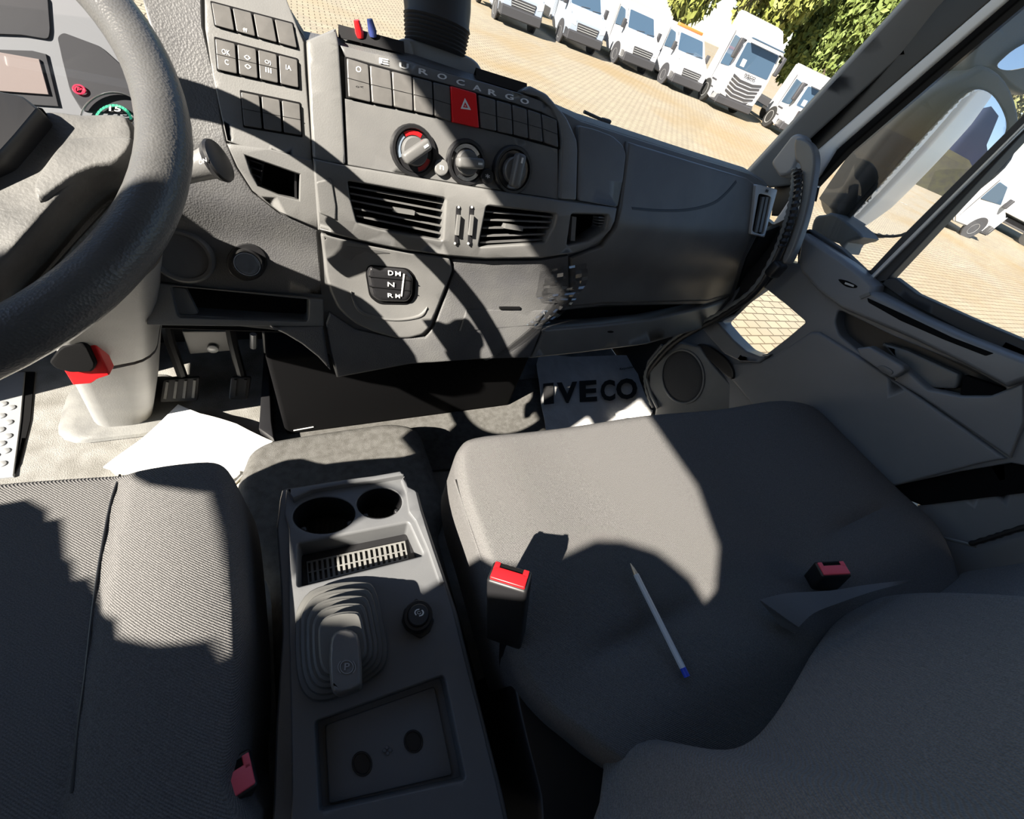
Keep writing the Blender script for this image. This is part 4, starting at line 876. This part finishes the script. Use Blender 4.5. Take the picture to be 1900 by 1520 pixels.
plate('handle_mount', rnd([(1428, 302), (1468, 250), (1482, 246), (1496, 258), (1482, 290), (1468, 322), (1446, 330)], 8), XP(1.13), TRM_, gh, h=0, back=.03, r=6, rm=.010, nr=3)
mk('handle_mount', *box_geo(at_x(1440, 500, 1.13), (.04, .03, .04), bev=.008), PLB, gh)
# ------------------------------------------------------------------ pillar and door window frame
PP = Plane(at_x(1440, 290, 1.18), (-.75, -.66, 0))
TRM = material('pillar_trim', (.27, .27, .268), .55)
PNT = material('door_frame_paint', (.8, .81, .82), .3)
struct(plate('trim_2', dens([(1384, 323), (1638, 47), (1790, -118), (1960, -150), (1658, 119), (1482, 279), (1470, 345), (1428, 350)], 16), PP, TRM, None, h=0, back=.05, r=6, rm=.010, nr=4, grid=26))
XW = XP(1.237)
struct(plate('trim_3', dens([(1440, 300), (1615, 119), (1920, -150), (2012, -150), (1700, 119), (1520, 278), (1478, 345), (1450, 400), (1430, 400)], 18), XP(1.24), PLB, None, h=0, back=.02, r=3, rm=.005, grid=30))
struct(plate('trim_4', dens([(1428, 420), (1478, 345), (1515, 277), (1697, 119), (2007, -150), (2046, -150), (1733, 119), (1552, 277), (1506, 350), (1470, 420), (1445, 440)], 18), XW, PNT, None, h=0, back=.03, r=6, rm=.010, nr=3, grid=30))
wf = empty('window_frame', tuple(at_x(1640, 500, 1.25))); struct(wf)
def bar(nm, q, X, m, rr=.006, bk=.03, pr=None): return plate(nm, dens(q, 18), XP(X), m, pr or wf, h=0, back=bk, r=3, rm=rr, nr=3)
bar('front_seal', [(1500, 362), (1552, 277), (1733, 119), (2043, -150), (2066, -150), (1753, 119), (1572, 277), (1510, 345), (1504, 372)], 1.24, BLK)
bar('sill_seal', [(1486, 430), (1500, 425), (1560, 462), (1600, 500), (1625, 505), (1600, 522), (1560, 482)], 1.235, RUB)
bar('divider', [(1598, 508), (1615, 500), (1680, 430), (1900, 210), (2150, -40), (2150, 0), (1900, 246), (1650, 515), (1636, 534), (1610, 522)], 1.235, RUB, bk=.04)
bar('divider_strip', [(1607, 520), (1640, 487), (1900, 228), (2150, -22), (2150, -14), (1900, 236), (1625, 512), (1614, 524)], 1.225, SIL, .002, .01)
bar('sill_seal', [(1625, 520), (1660, 515), (1700, 545), (1800, 590), (1900, 632), (2150, 745), (2150, 780), (1900, 668), (1780, 612), (1680, 560)], 1.235, RUB)
struct(plate('window_3', [(1480, 440), (1510, 345), (1572, 270), (1753, 110), (2060, -160), (2160, -60), (1900, 225), (1640, 505), (1610, 525)], XP(1.262), GLS, None, back=.003, r=.5, rm=.0004))
struct(plate('window_4', [(1630, 530), (1650, 505), (1900, 240), (2160, -20), (2700, 500), (2700, 1000), (1900, 675), (1680, 570)], XP(1.262), GLS, None, back=.003, r=.5, rm=.0004))
# ================================================================== outside mirror
mr = empty('door_mirror', tuple(at_x(1700, 330, 1.5)), 'large dark door mirror seen through the passenger quarter window', 'mirror')
mn = unit((-.572, -.82, .03)); MP = Plane(at_x(1700, 320, 1.52), mn)
HM = material('mirror_housing', (.11, .115, .118), .5, bump=('noise', 200, .2, .001))
hous = [(1545, 392), (1552, 372), (1654, 237), (1733, 168), (1796, 138), (1830, 122), (1870, 150), (1893, 210), (1892, 270), (1870, 315), (1800, 372), (1722, 425), (1690, 438), (1614, 446), (1560, 424)]
gl_ = spline(c3([(1000, 945), (1060, 870), (1300, 600), (1480, 410), (1560, 340), (1620, 320), (1680, 345), (1725, 410), (1748, 480), (1735, 540), (1690, 600), (1600, 720), (1460, 850), (1290, 985), (1180, 1008), (1080, 985), (1020, 962)]), 3)
def convex(P):
    q = P - MP.p0; q = q - mn * (q @ mn); return -mn * (q @ q) / (2 * 2.6)
plate('housing', dens(spline(hous, 3), 8), MP, HM, mr, h=-.02, back=.10, r=10, rm=.02, nr=4, grid=24)
plate('mirror_rim', inset(gl_, -4 if area2(gl_) > 0 else 4), MP, RUB, mr, h=-.002, back=.03, r=2, rm=.003)
plate('mirror_glass', dens(gl_, 8), MP, MIR, mr, h=.018, back=.004, r=.5, rm=.0004, nr=1, grid=5, disp=convex)
arm2 = spline([(1530, 398), (1545, 395), (1575, 415), (1600, 440), (1572, 450), (1562, 470), (1555, 452), (1510, 440), (1504, 425), (1512, 402)], 3)
plate('mirror_arm', arm2, XP(1.40), material('arm_plastic', (.14, .15, .155), .55), mr, h=0, back=.10, r=5, rm=.010, nr=3)
up_ = empty('wide_angle_mirror', tuple(at_x(1860, 110, 1.5)), 'upper wide angle mirror in a dark housing above the large door mirror', 'mirror')
MQ = Plane(at_x(1860, 100, 1.52), unit((-.45, -.88, .12)))
plate('housing', dens(spline([(1800, 132), (1806, 95), (1830, 55), (1880, 15), (1960, -20), (2040, -10), (2050, 60), (2000, 120), (1920, 175), (1880, 165), (1840, 130)], 3), 8), MQ, HM, up_, h=-.01, back=.10, r=9, rm=.018, nr=4, grid=24)
plate('mirror_glass', spline([(1850, 122), (1862, 108), (1885, 90), (1930, 68), (1990, 50), (2000, 70), (1950, 110), (1890, 128), (1862, 130)], 3), MQ, MIR, up_, h=.002, back=.004, r=.4, rm=.0004, nr=1)
# ================================================================== things on the dashboard
ph = empty('device_mount', tuple(DS(830, 130)), 'black bellows post on a grey moulded base behind the title strip', 'mount')
b0 = np.array(DS(840, 150, 0)) + np.array([.0, .045, -.02])
YB = Plane(b0, (0, -1, .3))
plate('mount_base', spline(c2([(520, 115), (560, 90), (600, 85), (640, 95), (850, 160), (945, 205), (985, 260), (995, 330), (900, 330), (640, 240), (590, 200)]), 3), YB, TRM_, ph, h=0, back=.07, r=8, rm=.014, nr=4, grid=14)
plate('mount_lug', spline(c2([(515, 120), (545, 92), (590, 100), (610, 180), (600, 220), (575, 200)]), 3), YB, TRM_, ph, h=.008, back=.03, r=3, rm=.006)
p0 = at_y(808, 92, b0[1] + .03); p1 = at_y(812, 40, b0[1] + .04); p2 = at_y(812, -60, b0[1] + .07); pr = []
rr = []
for k in range(15):
    t = k / 14; pr.append(p0 + (p1 - p0) * t * 1.0); rr.append(.046 + .003 * (k % 2) + .004 * t)
pr += [p1 + (p2 - p1) * .3, p2]; rr += [.052, .052]
mk('bellows', *tube_geo(pr, rr, 20, flat=.9), RUB, ph)
for (x, y), cm, lb_, cn_ in (((667, 60), RED, 'short red capped plug poking up behind the title strip', 'red_cap'), ((691, 58), material('blue_cap_paint', (.04, .06, .22), .4), 'short blue capped plug poking up beside the red one', 'blue_cap')):
    e = empty('cable_plug', tuple(at_y(x, y + 25, .79)), lb_, 'plug'); q = at_y(x, y, .79); z0 = at_y(x + 4, y + 28, .79)
    mk('cap', *tube_geo([q + np.array([-.004, 0, .012]), q, q + (z0 - q) * .35], [.004, .006, .005], 10), cm, e)
    mk('cable', *tube_geo([q + (z0 - q) * .3, z0], .0022, 6), PLB, e)
tp = empty('tape_strip', tuple(DS(1040, 560)), 'crumpled clear adhesive tape hanging off the joint beside the glovebox', 'tape')
tA = cD([(1000, 235), (990, 300), (985, 345), (1040, 360), (990, 420), (940, 460)]); tB = cD([(1195, 200), (1200, 270), (1165, 330), (1130, 375), (1060, 440), (985, 470)])
ta_ = spline(tA, 5, False); tb_ = spline(tB, 5, False); V = []; n_ = 9
random.seed(3)
for a, b in zip(ta_, tb_):
    for k in range(n_):
        p = lerp2(a, b, k / (n_ - 1)); V.append(DS(*p, .013 + random.random() * .008))
mk('tape', V, [(i * n_ + k, i * n_ + k + 1, (i + 1) * n_ + k + 1, (i + 1) * n_ + k) for i in range(len(ta_) - 1) for k in range(n_ - 1)], TAPE, tp, angle=15)
tA = cD([(960, 470), (900, 520), (830, 575), (760, 605)]); tB = cD([(990, 472), (930, 525), (850, 580), (775, 608)])
mk('tape_tail', *strip([DS(*p, .011) for p in tA], [DS(*p, .013) for p in tB], .0003), TAPE, tp)
for (x, y), lb_ in (((1115, 222), 'black wiper tip beyond the windscreen, near the glovebox crest'),):
    e = empty('wiper', tuple(at_y(x, y, 1.22)), lb_, 'wiper'); q = at_y(x, y, 1.22)
    mk('wiper_blade', *tube_geo([q + np.array([-.07, 0, .008]), q + np.array([.02, 0, -.002])], .0045, 8), RUB, e)
    mk('wiper_arm', *tube_geo([q + np.array([.02, 0, 0]), np.array([q[0] + .06, 1.2, .53])], .006, 6), RUB, e); mk('wiper_joint', *box_geo(q + np.array([.02, 0, 0]), (.035, .016, .012), bev=.004), RUB, e)
# added unseen sheet in the driver's doorway, cut to shade seats and console
cur = empty('doorway_shade_blocker', (-.80, -.5, 1.6), 'unseen added sheet in the driver doorway, shaped to shade the seats and console', 'shade_blocker')
fr_ = [(.20, .42), (.22, .62), (.19, .80), (.159, .864), (.150, .885), (.126, .900), (.114, .8985), (.106, .912), (.093, .909), (.079, .907), (.046, .926), (.027, .927), (.017, .940), (-.027, .954), (-.046, .972), (-.065, .976), (-.097, 1.007), (-.123, 1.039), (-.149, 1.041), (-.145, 1.093), (-.167, 1.125), (-.197, 1.158), (-.217, 1.174), (-.233, 1.268), (-.276, 1.316), (-.311, 1.373), (-.334, 1.434), (-.366, 1.472), (-.415, 1.512), (-.464, 1.530), (-.506, 1.531), (-.56, 1.532)]
V = []; n_ = 14
for y1, z in fr_:
    for k in range(n_):
        t = k / (n_ - 1); y = -.64 + (y1 + .64) * t; V.append((-.795 + .010 * math.sin(k * 2.2), y, z))
mk('doorway_shade_sheet', V, [(i * n_ + k, i * n_ + k + 1, (i + 1) * n_ + k + 1, (i + 1) * n_ + k) for i in range(len(fr_) - 1) for k in range(n_ - 1)], material('shade_sheet_grey', (.10, .10, .11), .9), cur)
vz = empty('floor_shade_blocker', (-.78, .05, 1.69), 'unseen added slab at the top of the driver doorway, shading the passenger floor', 'shade blocker')  # added out of view to keep the sun off the paper mat
mk('floor_shade_slab', *box_geo((-.785, .05, 1.46), (.02, .15, .46), bev=.008), PLG, vz)
mk('floor_shade_flap', *box_geo((-.785, -.055, 1.55), (.02, .07, .29), bev=.008), PLG, vz)
cutout = empty('seat_front_shade_blocker', (-.785, .05, 1.2), 'unseen added cutout in the driver doorway, shading the seat front and cup holders', 'shade_cutout')  # added out of view; its outline draws the shade on seat front and cups
rq = [(.20, .93), (.144, .946), (.126, .953), (.103, .970), (.081, .993), (.054, 1.020), (.0, 1.027), (-.088, 1.036), (-.067, 1.075), (-.065, 1.107), (-.072, 1.151), (-.064, 1.163), (-.019, 1.133), (-.008, 1.117), (.03, 1.11), (.04, 1.24), (.055, 1.24), (.05, 1.10), (.15, 1.05), (.22, .98)]
class YZ:
    N = np.array([-1., 0, 0])
    def __call__(s, a, b, h=0.): return np.array([-.785 - h, a, b])
plate('shade_cutout', rq, YZ(), PLB, cutout, back=.006, r=.002, rm=.002)
# ================================================================== outside: yard, vehicles, trees
GZ = -1.3
def ground_mat():
    m = material('paved_yard', (.5, .5, .5), .85); n = m.node_tree.nodes; l = m.node_tree.links; b = n['Principled BSDF']
    tc = n.new('ShaderNodeTexCoord'); mp = n.new('ShaderNodeMapping'); mp.inputs['Rotation'].default_value = (0, 0, .06); l.new(tc.outputs['Object'], mp.inputs[0])
    br = n.new('ShaderNodeTexBrick'); br.inputs['Scale'].default_value = 1.0; br.inputs['Brick Width'].default_value = .24; br.inputs['Row Height'].default_value = .16
    br.inputs['Mortar Size'].default_value = .012; br.inputs['Mortar Smooth'].default_value = .4; br.offset = .5
    br.inputs['Color1'].default_value = (.325, .278, .20, 1); br.inputs['Color2'].default_value = (.27, .232, .172, 1); br.inputs['Mortar'].default_value = (.09, .075, .05, 1)
    l.new(mp.outputs[0], br.inputs[0])
    t = n.new('ShaderNodeTexNoise'); t.inputs['Scale'].default_value = .22; t.inputs['Detail'].default_value = 7; l.new(tc.outputs['Object'], t.inputs[0])
    r = n.new('ShaderNodeValToRGB'); r.color_ramp.elements[0].position = .48; r.color_ramp.elements[1].position = .70; r.color_ramp.elements[0].color = (0, 0, 0, 1); r.color_ramp.elements[1].color = (.65, .65, .65, 1); l.new(t.outputs['Fac'], r.inputs[0])
    mx = n.new('ShaderNodeMix'); mx.data_type = 'RGBA'; mx.inputs['B'].default_value = (.24, .165, .07, 1); l.new(r.outputs[0], mx.inputs['Factor']); l.new(br.outputs[0], mx.inputs['A']); l.new(mx.outputs['Result'], b.inputs['Base Color'])
    bp = n.new('ShaderNodeBump'); bp.inputs['Strength'].default_value = .5; bp.inputs['Distance'].default_value = .02; bp.invert = True; l.new(br.outputs['Fac'], bp.inputs['Height']); l.new(bp.outputs[0], b.inputs['Normal'])
    return m
struct(mk('yard', [(-250, -300, GZ), (300, -300, GZ), (300, 300, GZ), (-250, 300, GZ)], [(0, 1, 2, 3)], ground_mat()))
WV = material('white_bodywork', (.45, .45, .46), .3, coat=.4, spec=.5); BV = material('pale_blue_bodywork', (.28, .32, .38), .3, coat=.4)
GV = material('vehicle_glass', (.05, .085, .13), .05, spec=.8); DV = material('dark_bumper', (.05, .05, .055), .5); TY = material('tyre', (.02, .02, .02), .8)
LV = material('headlamp', (.55, .57, .6), .1, spec=.9); ORV = material('orange_sheet', (.9, .18, .04), .5); WRM = material('wheel_rim', (.45, .45, .45), .4, metal=.5)
def prof_body(pr, w, bev, nm, mat, par, taper=None):
    bm = bmesh.new(); A = [bm.verts.new((-w / 2, y, z)) for y, z in pr]; B = [bm.verts.new((w / 2, y, z)) for y, z in pr]; n = len(pr)
    bm.faces.new(A); bm.faces.new(B[::-1])
    for i in range(n): bm.faces.new((A[i], B[i], B[(i + 1) % n], A[(i + 1) % n]))
    bmesh.ops.bevel(bm, geom=list(bm.edges), offset=bev, segments=3, affect='EDGES', clamp_overlap=True); bm.verts.index_update()
    V = [np.array(v.co) for v in bm.verts]
    if taper:
        for v in V:
            if v[2] > taper[0]: v[0] *= 1 - taper[1] * (v[2] - taper[0])
    FC = [tuple(v.index for v in f.verts) for f in bm.faces]; bm.free(); return mk(nm, V, FC, mat, par)
class FaceMap:
    """a panel laid across the width of the cab on the sloping line (y0,z0)-(y1,z1)"""
    def __init__(s, a, b): s.a, s.b = np.array(a, float), np.array(b, float); d = s.b - s.a; s.N = unit((0, -d[1], d[0])); s.N = s.N if s.N[1] < 0 else -s.N
    def __call__(s, x, t, h=0.): q = s.a + (s.b - s.a) * t; return np.array([x, q[0], q[1]]) + s.N * h
class SideMap:
    def __init__(s, x): s.x = x; s.N = np.array([1. if x > 0 else -1., 0, 0])
    def __call__(s, y, z, h=0.): return np.array([s.x, y, z]) + s.N * h
kw_ = dict(r=.02, rm=.008, back=.03)
def wheels(par, w, ys, R):
    for y in ys:
        for s in (-1, 1):
            wh = mk('wheel', *cyl_geo((s * (w / 2 - .22), y, R), (s, 0, 0), [(R * .6, 0), (R, .02), (R, .2), (R * .94, .23), (R * .62, .235)], 26), TY, par)
            mk('wheel_rim', *cyl_geo((s * (w / 2 - .22), y, R), (s, 0, 0), [(R * .62, .20), (R * .60, .245), (R * .3, .20), (R * .12, .22)], 20), WRM, wh)
def van(x, y, rot, label, body=WV, extra=None, grp=None):
    e = empty('van', (0, 0, 0), label, 'van'); w = 2.0
    prof_body([(0, .45), (0, 1.0), (.14, 1.18), (.85, 1.42), (1.55, 2.12), (1.85, 2.25), (2.4, 2.25), (2.5, 2.2), (2.5, .55), (2.2, .35), (.1, .35)], w, .07, 'body', body, e, (1.3, .10))
    prof_body([(2.6, .55), (2.6, 2.35), (6.2, 2.35), (6.2, .55)], w, .05, 'load_body', body, e)
    M = FaceMap((.88, 1.44), (1.53, 2.10)); plate('windscreen', rnd([(-.86, .03), (.86, .03), (.76, .97), (-.76, .97)], .08), M, GV, e, h=.012, **kw_)
    for k in (-.3, .35): mk('wiper', *stick((k, .04), (k + .5, .12), .02, M, .03, .015), DV, e)
    M = FaceMap((-.01, .55), (-.01, 1.0)); plate('grille', rnd([(-.55, .25), (.55, .25), (.62, .95), (-.62, .95)], .08), M, DV, e, h=.012, **kw_)
    for z in (.42, .6, .78): mk('grille_bar', *stick((-.56, z), (.56, z), .04, M, .028, .012), SIL, e)
    prof_body([(-.06, .30), (-.06, .66), (.2, .72), (.5, .72), (.5, .30)], w * 1.0, .04, 'bumper', DV, e)
    for s in (-1, 1):
        plate('headlamp', rnd([(s * .66, .70), (s * .97, .78), (s * .97, 1.14), (s * .70, .98)], .05), FaceMap((-.01, .3), (.02, 1.05)), LV, e, h=.02, **kw_)
        S_ = SideMap(s * w * .492); plate('side_window', rnd([(1.0, 1.42), (1.62, 2.0), (2.2, 2.05), (2.2, 1.36)], .06), S_, GV, e, h=.005, **kw_)
        plate('door_line', [(2.28, .6), (2.30, .6), (2.30, 2.1), (2.28, 2.1)], S_, DV, e, h=.012, r=.002, rm=.002, back=.02)
        mk('side_mirror', *box_geo((s * 1.14, .95, 1.55), (.20, .12, .34), bev=.03), DV, e)
        prof = cyl_geo((s * (w / 2 - .04), 1.0, .40), (s, 0, 0), [(.47, 0), (.47, .06), (.40, .06)], 24); mk('wheel_arch', *prof, DV, e)
    wheels(e, w, (1.0, 4.9), .37)
    if extra == 'beacon': mk('roof_bar', *box_geo((0, 2.0, 2.32), (1.6, .25, .12), bev=.03), ORV, e)
    e.location = (x, y, GZ); e.rotation_euler = (0, 0, rot); return e
def truck(x, y, rot, label, heavy=True, extra=None):
    e = empty('truck', (0, 0, 0), label, 'truck'); w = 2.45; H = 3.55 if heavy else 2.75; zb = 1.75 if heavy else 1.35; zt = 2.75 if heavy else 2.25
    prof_body([(0, .45), (-.02, 1.2), (.03, zb), (.20, zt), (.45, zt + .35), (.9, H), (1.6, H + .1), (2.2, H + .1), (2.2, .6), (.6, .35), (.1, .35)], w, .09, 'cab', WV, e, (zb + .3, .06))
    M = FaceMap((.035, zb + .02), (.20, zt)); plate('windscreen', rnd([(-1.1, .02), (1.1, .02), (1.04, .98), (-1.04, .98)], .10), M, GV, e, h=.015, **kw_)
    mk('screen_sticker', *stick((-.85, .25), (-.6, .25), .28, M, .025, .018), WHT, e)
    mk('visor', *box_geo((0, -.03, zt + .16), (2.0, .30, .06), bev=.02), GV if heavy else WV, e)
    M = FaceMap((-.03, .45), (-.03, zb))
    if heavy:
        for k in range(6):
            z = .10 + k * .12; d = .09
            q = [(-.95, z + d), (-.45, z), (.45, z), (.95, z + d), (.95, z + d + .06), (.42, z + .065), (-.42, z + .065), (-.95, z + d + .06)]
            plate('grille_slot', q, M, DV, e, h=.012, r=.004, rm=.004, back=.02)
    else:
        g = plate('grille', rnd([(-.75, .35), (.75, .35), (.8, .9), (-.8, .9)], .08), M, DV, e, h=.012, **kw_)
        for z in (.5, .65, .8): mk('grille_bar', *stick((-.7, z), (.7, z), .03, M, .03, .012), SIL, g)
    mk('emblem', *text_geo('IVECO', (-.36, .90 if heavy else .95), (.36, .90 if heavy else .95), (-.36, .98 if heavy else 1.03), M, .03, .01, .03), DV, e)
    prof_body([(-.08, .28), (-.08, .62), (.1, .68), (.6, .68), (.6, .28)], w, .05, 'bumper', DV, e)
    for s in (-1, 1):
        plate('headlamp', rnd([(s * .72, .14), (s * 1.15, .18), (s * 1.18, .33), (s * .8, .24)], .02), FaceMap((-.035, .45), (-.035, zb)), LV, e, h=.02, **kw_)
        S_ = SideMap(s * w * .49); plate('side_window', rnd([(.35, zb - .05), (.50, zt - .02), (1.25, zt + .05), (1.25, zb - .1)], .06), S_, GV, e, h=.005, **kw_)
        plate('door_line', [(1.36, .7), (1.385, .7), (1.385, zt + .2), (1.36, zt + .2)], S_, DV, e, h=.012, r=.002, rm=.002, back=.02)
        mk('side_mirror', *box_geo((s * 1.42, .12, zt - .35), (.22, .16, .75), bev=.05), DV, e); mk('mirror_arm', *tube_geo([(s * 1.1, .25, zt), (s * 1.42, .12, zt)], .04, 8), DV, e)
        for z in (.75, 1.05): mk('step', *box_geo((s * 1.16, 1.0, z), (.12, .5, .07), bev=.01), DV, e)
    prof_body([(2.5, .7), (2.5, 1.05), (7.5, 1.05), (7.5, .7)], .9, .03, 'chassis', DV, e)
    if extra == 'orange': mk('orange_plate', *box_geo((-.5, -.14, 1.05), (.42, .02, .36), bev=.005), ORV, e)
    wheels(e, w, (1.4, 5.5), .50)
    e.location = (x, y, GZ); e.rotation_euler = (0, 0, rot); return e
van(10.4, 22.8, -.12, 'dark-nosed white van at the far left of the parked row', BV)
van(14.0, 22.8, -.12, 'pale blue-grey van beside the far left white one', BV)
van(17.3, 22.3, -.12, 'plain white van second before the tall white truck')
van(19.8, 20.9, -.16, 'white van with an orange roof bar beside the tall white truck', extra='beacon')
truck(22.0, 19.2, -.24, 'tall white truck with a chevron grille in the middle of the row')
truck(26.0, 17.5, -.32, 'lower white truck with an orange plate at the right end of the row', False, 'orange')
# right side, beyond the passenger door window
bx = empty('box_trailer', (38, 10.5, GZ), 'white box body with a yellow tag beyond the passenger window', 'trailer')
mk('box', *box_geo((40.5, 10.2, GZ + 2.1), (4.5, 6, 2.4), bev=.04), WV, bx); mk('yellow_tag', *box_geo((38.22, 8.6, GZ + 2.4), (.04, .45, .35), bev=.01), material('yellow_tag', (.85, .75, .03), .5), bx)
mk('chassis', *box_geo((40.5, 10.2, GZ + .6), (3.6, 5.6, .3), bev=.03), DV, bx)
for yy in (8.3, 12.0): mk('wheel', *cyl_geo((38.4, yy, GZ + .45), (-1, 0, 0), [(.45, -.25), (.45, 0), (.3, .02)], 24), TY, bx)
van(33.0, 12.2, 1.35, 'white van parked side-on beyond the quarter window, behind the mirror')
van(38.0, 14.5, 1.30, 'white van farther back beyond the mirror, near the trees')
tk = van(28.8, 8.3, 1.2, 'white flat-nosed van in front of the box body, beyond the passenger window')
# trees
BARK = material('bark', (.10, .075, .05), .9)
LEAF = [material('leaf_light', (.19, .22, .04), .7, col2=(.26, .27, .07), cscale=2), material('leaf_dark', (.10, .14, .03), .7, col2=(.15, .19, .045), cscale=2), material('leaf_dry', (.16, .14, .07), .8, col2=(.13, .14, .05), cscale=2)]
def crown(R, H, n, seed):
    rg = np.random.default_rng(seed); bl = [(rg.normal(0, R * .45), rg.normal(0, R * .45), H * rg.uniform(.45, .95), R * rg.uniform(.35, .6)) for _ in range(9)]; V = []; FC = []
    for i in range(n):
        bx_, by_, bz_, br_ = bl[i % 9]; d = unit(rg.normal(size=3)); p = np.array([bx_, by_, bz_]) + d * br_ * rg.uniform(.75, 1.05)
        a = unit(rg.normal(size=3)); b = unit(np.cross(a, rg.normal(size=3))); s = rg.uniform(.13, .28); k = len(V)
        V += [p - a * s, p + b * s * .5, p + a * s, p - b * s * .5]; FC.append((k, k + 1, k + 2, k + 3))
    return V, FC
proto = []
for i in range(3):
    me = bpy.data.meshes.new('crown'); V, FC = crown(2.8, 5.6, 8500, i + 5); me.from_pydata([tuple(v) for v in V], [], FC); me.materials.append(LEAF[i]); proto.append(me)
tm = mk('trunk', *tube_geo([(0, 0, 0), (.08, .05, 1.5), (.0, .1, 3.4)], [.22, .16, .07], 8), BARK); trunk_me = tm.data; bpy.data.objects.remove(tm)
spots = [(9, 33, 0), (15, 34, 1), (21, 33, 0), (26.5, 31, 0), (31.5, 28, 0), (37, 26, 1), (42, 22.5, 0), (46.5, 18.5, 2), (49.5, 13, 0), (51, 6.5, 1), (11.5, 40, 1), (18, 41, 0), (24.5, 39, 1), (30.5, 37, 0), (36.5, 34, 0), (42.5, 30.5, 1), (48, 26, 0)]
KN = ['yellow green tree behind the parked vehicles', 'dark green tree behind the parked vehicles', 'dry olive tree behind the parked vehicles']
for x, y, k in spots:
    t = empty('tree', (x, y, GZ), KN[k], 'tree', 'trees behind the yard, ' + ['yellow green', 'dark green', 'dry olive'][k]); s = random.uniform(.95, 1.12); t.scale = (s, s, s * 1.55); t.rotation_euler = (0, 0, random.uniform(0, 6))
    for nm, me in (('crown', proto[k]), ('trunk', trunk_me)):
        o = bpy.data.objects.new(nm, me); COL.objects.link(o); o.parent = t
# what the mirror looks back on: road marks, mountain, buildings
def reflect_dir(x, y):
    d = ray(x, y); return MP(x, y, .018), d - 2 * (d @ mn) * mn
for k, (x, y) in enumerate(((1700, 357), (1717, 364), (1732, 371), (1748, 379))):
    p, r = reflect_dir(x, y); t = (GZ - p[2]) / r[2] if r[2] < -.01 else 30; q = p + r * t
    m_ = mk('road_dash', *box_geo((q[0], q[1], GZ + .008), (.5, .18, .008)), WHT); struct(m_)
_, r0 = reflect_dir(1775, 320); az = math.atan2(r0[1], r0[0])
prf = [(0, 0), (.10, .30), (.22, .48), (.34, .90), (.43, 1.0), (.52, .93), (.60, .62), (.72, .45), (.86, .28), (1, 0)]
def range_(name, R, width, height, depth, mat_):
    c = np.array([math.cos(az), math.sin(az), 0]) * R; ax = np.array([-math.sin(az), math.cos(az), 0]); o = np.array([math.cos(az), math.sin(az), 0]); V = []
    for dd, k in ((-depth * .5, 0.), (-depth * .2, .55), (0, 1.), (depth, .2)):
        V += [c + ax * (u - .45) * width + o * dd + np.array([0, 0, GZ + height * v * k]) for u, v in prf]
    n = len(prf); return struct(mk(name, V, [(i * n + k, i * n + k + 1, (i + 1) * n + k + 1, (i + 1) * n + k) for i in range(3) for k in range(n - 1)], mat_))
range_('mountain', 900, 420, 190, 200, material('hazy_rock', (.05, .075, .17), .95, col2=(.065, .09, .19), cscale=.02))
range_('hill', 160, 160, 17, 40, material('scrub_hill', (.05, .045, .03), .95, col2=(.07, .065, .03), cscale=.3))
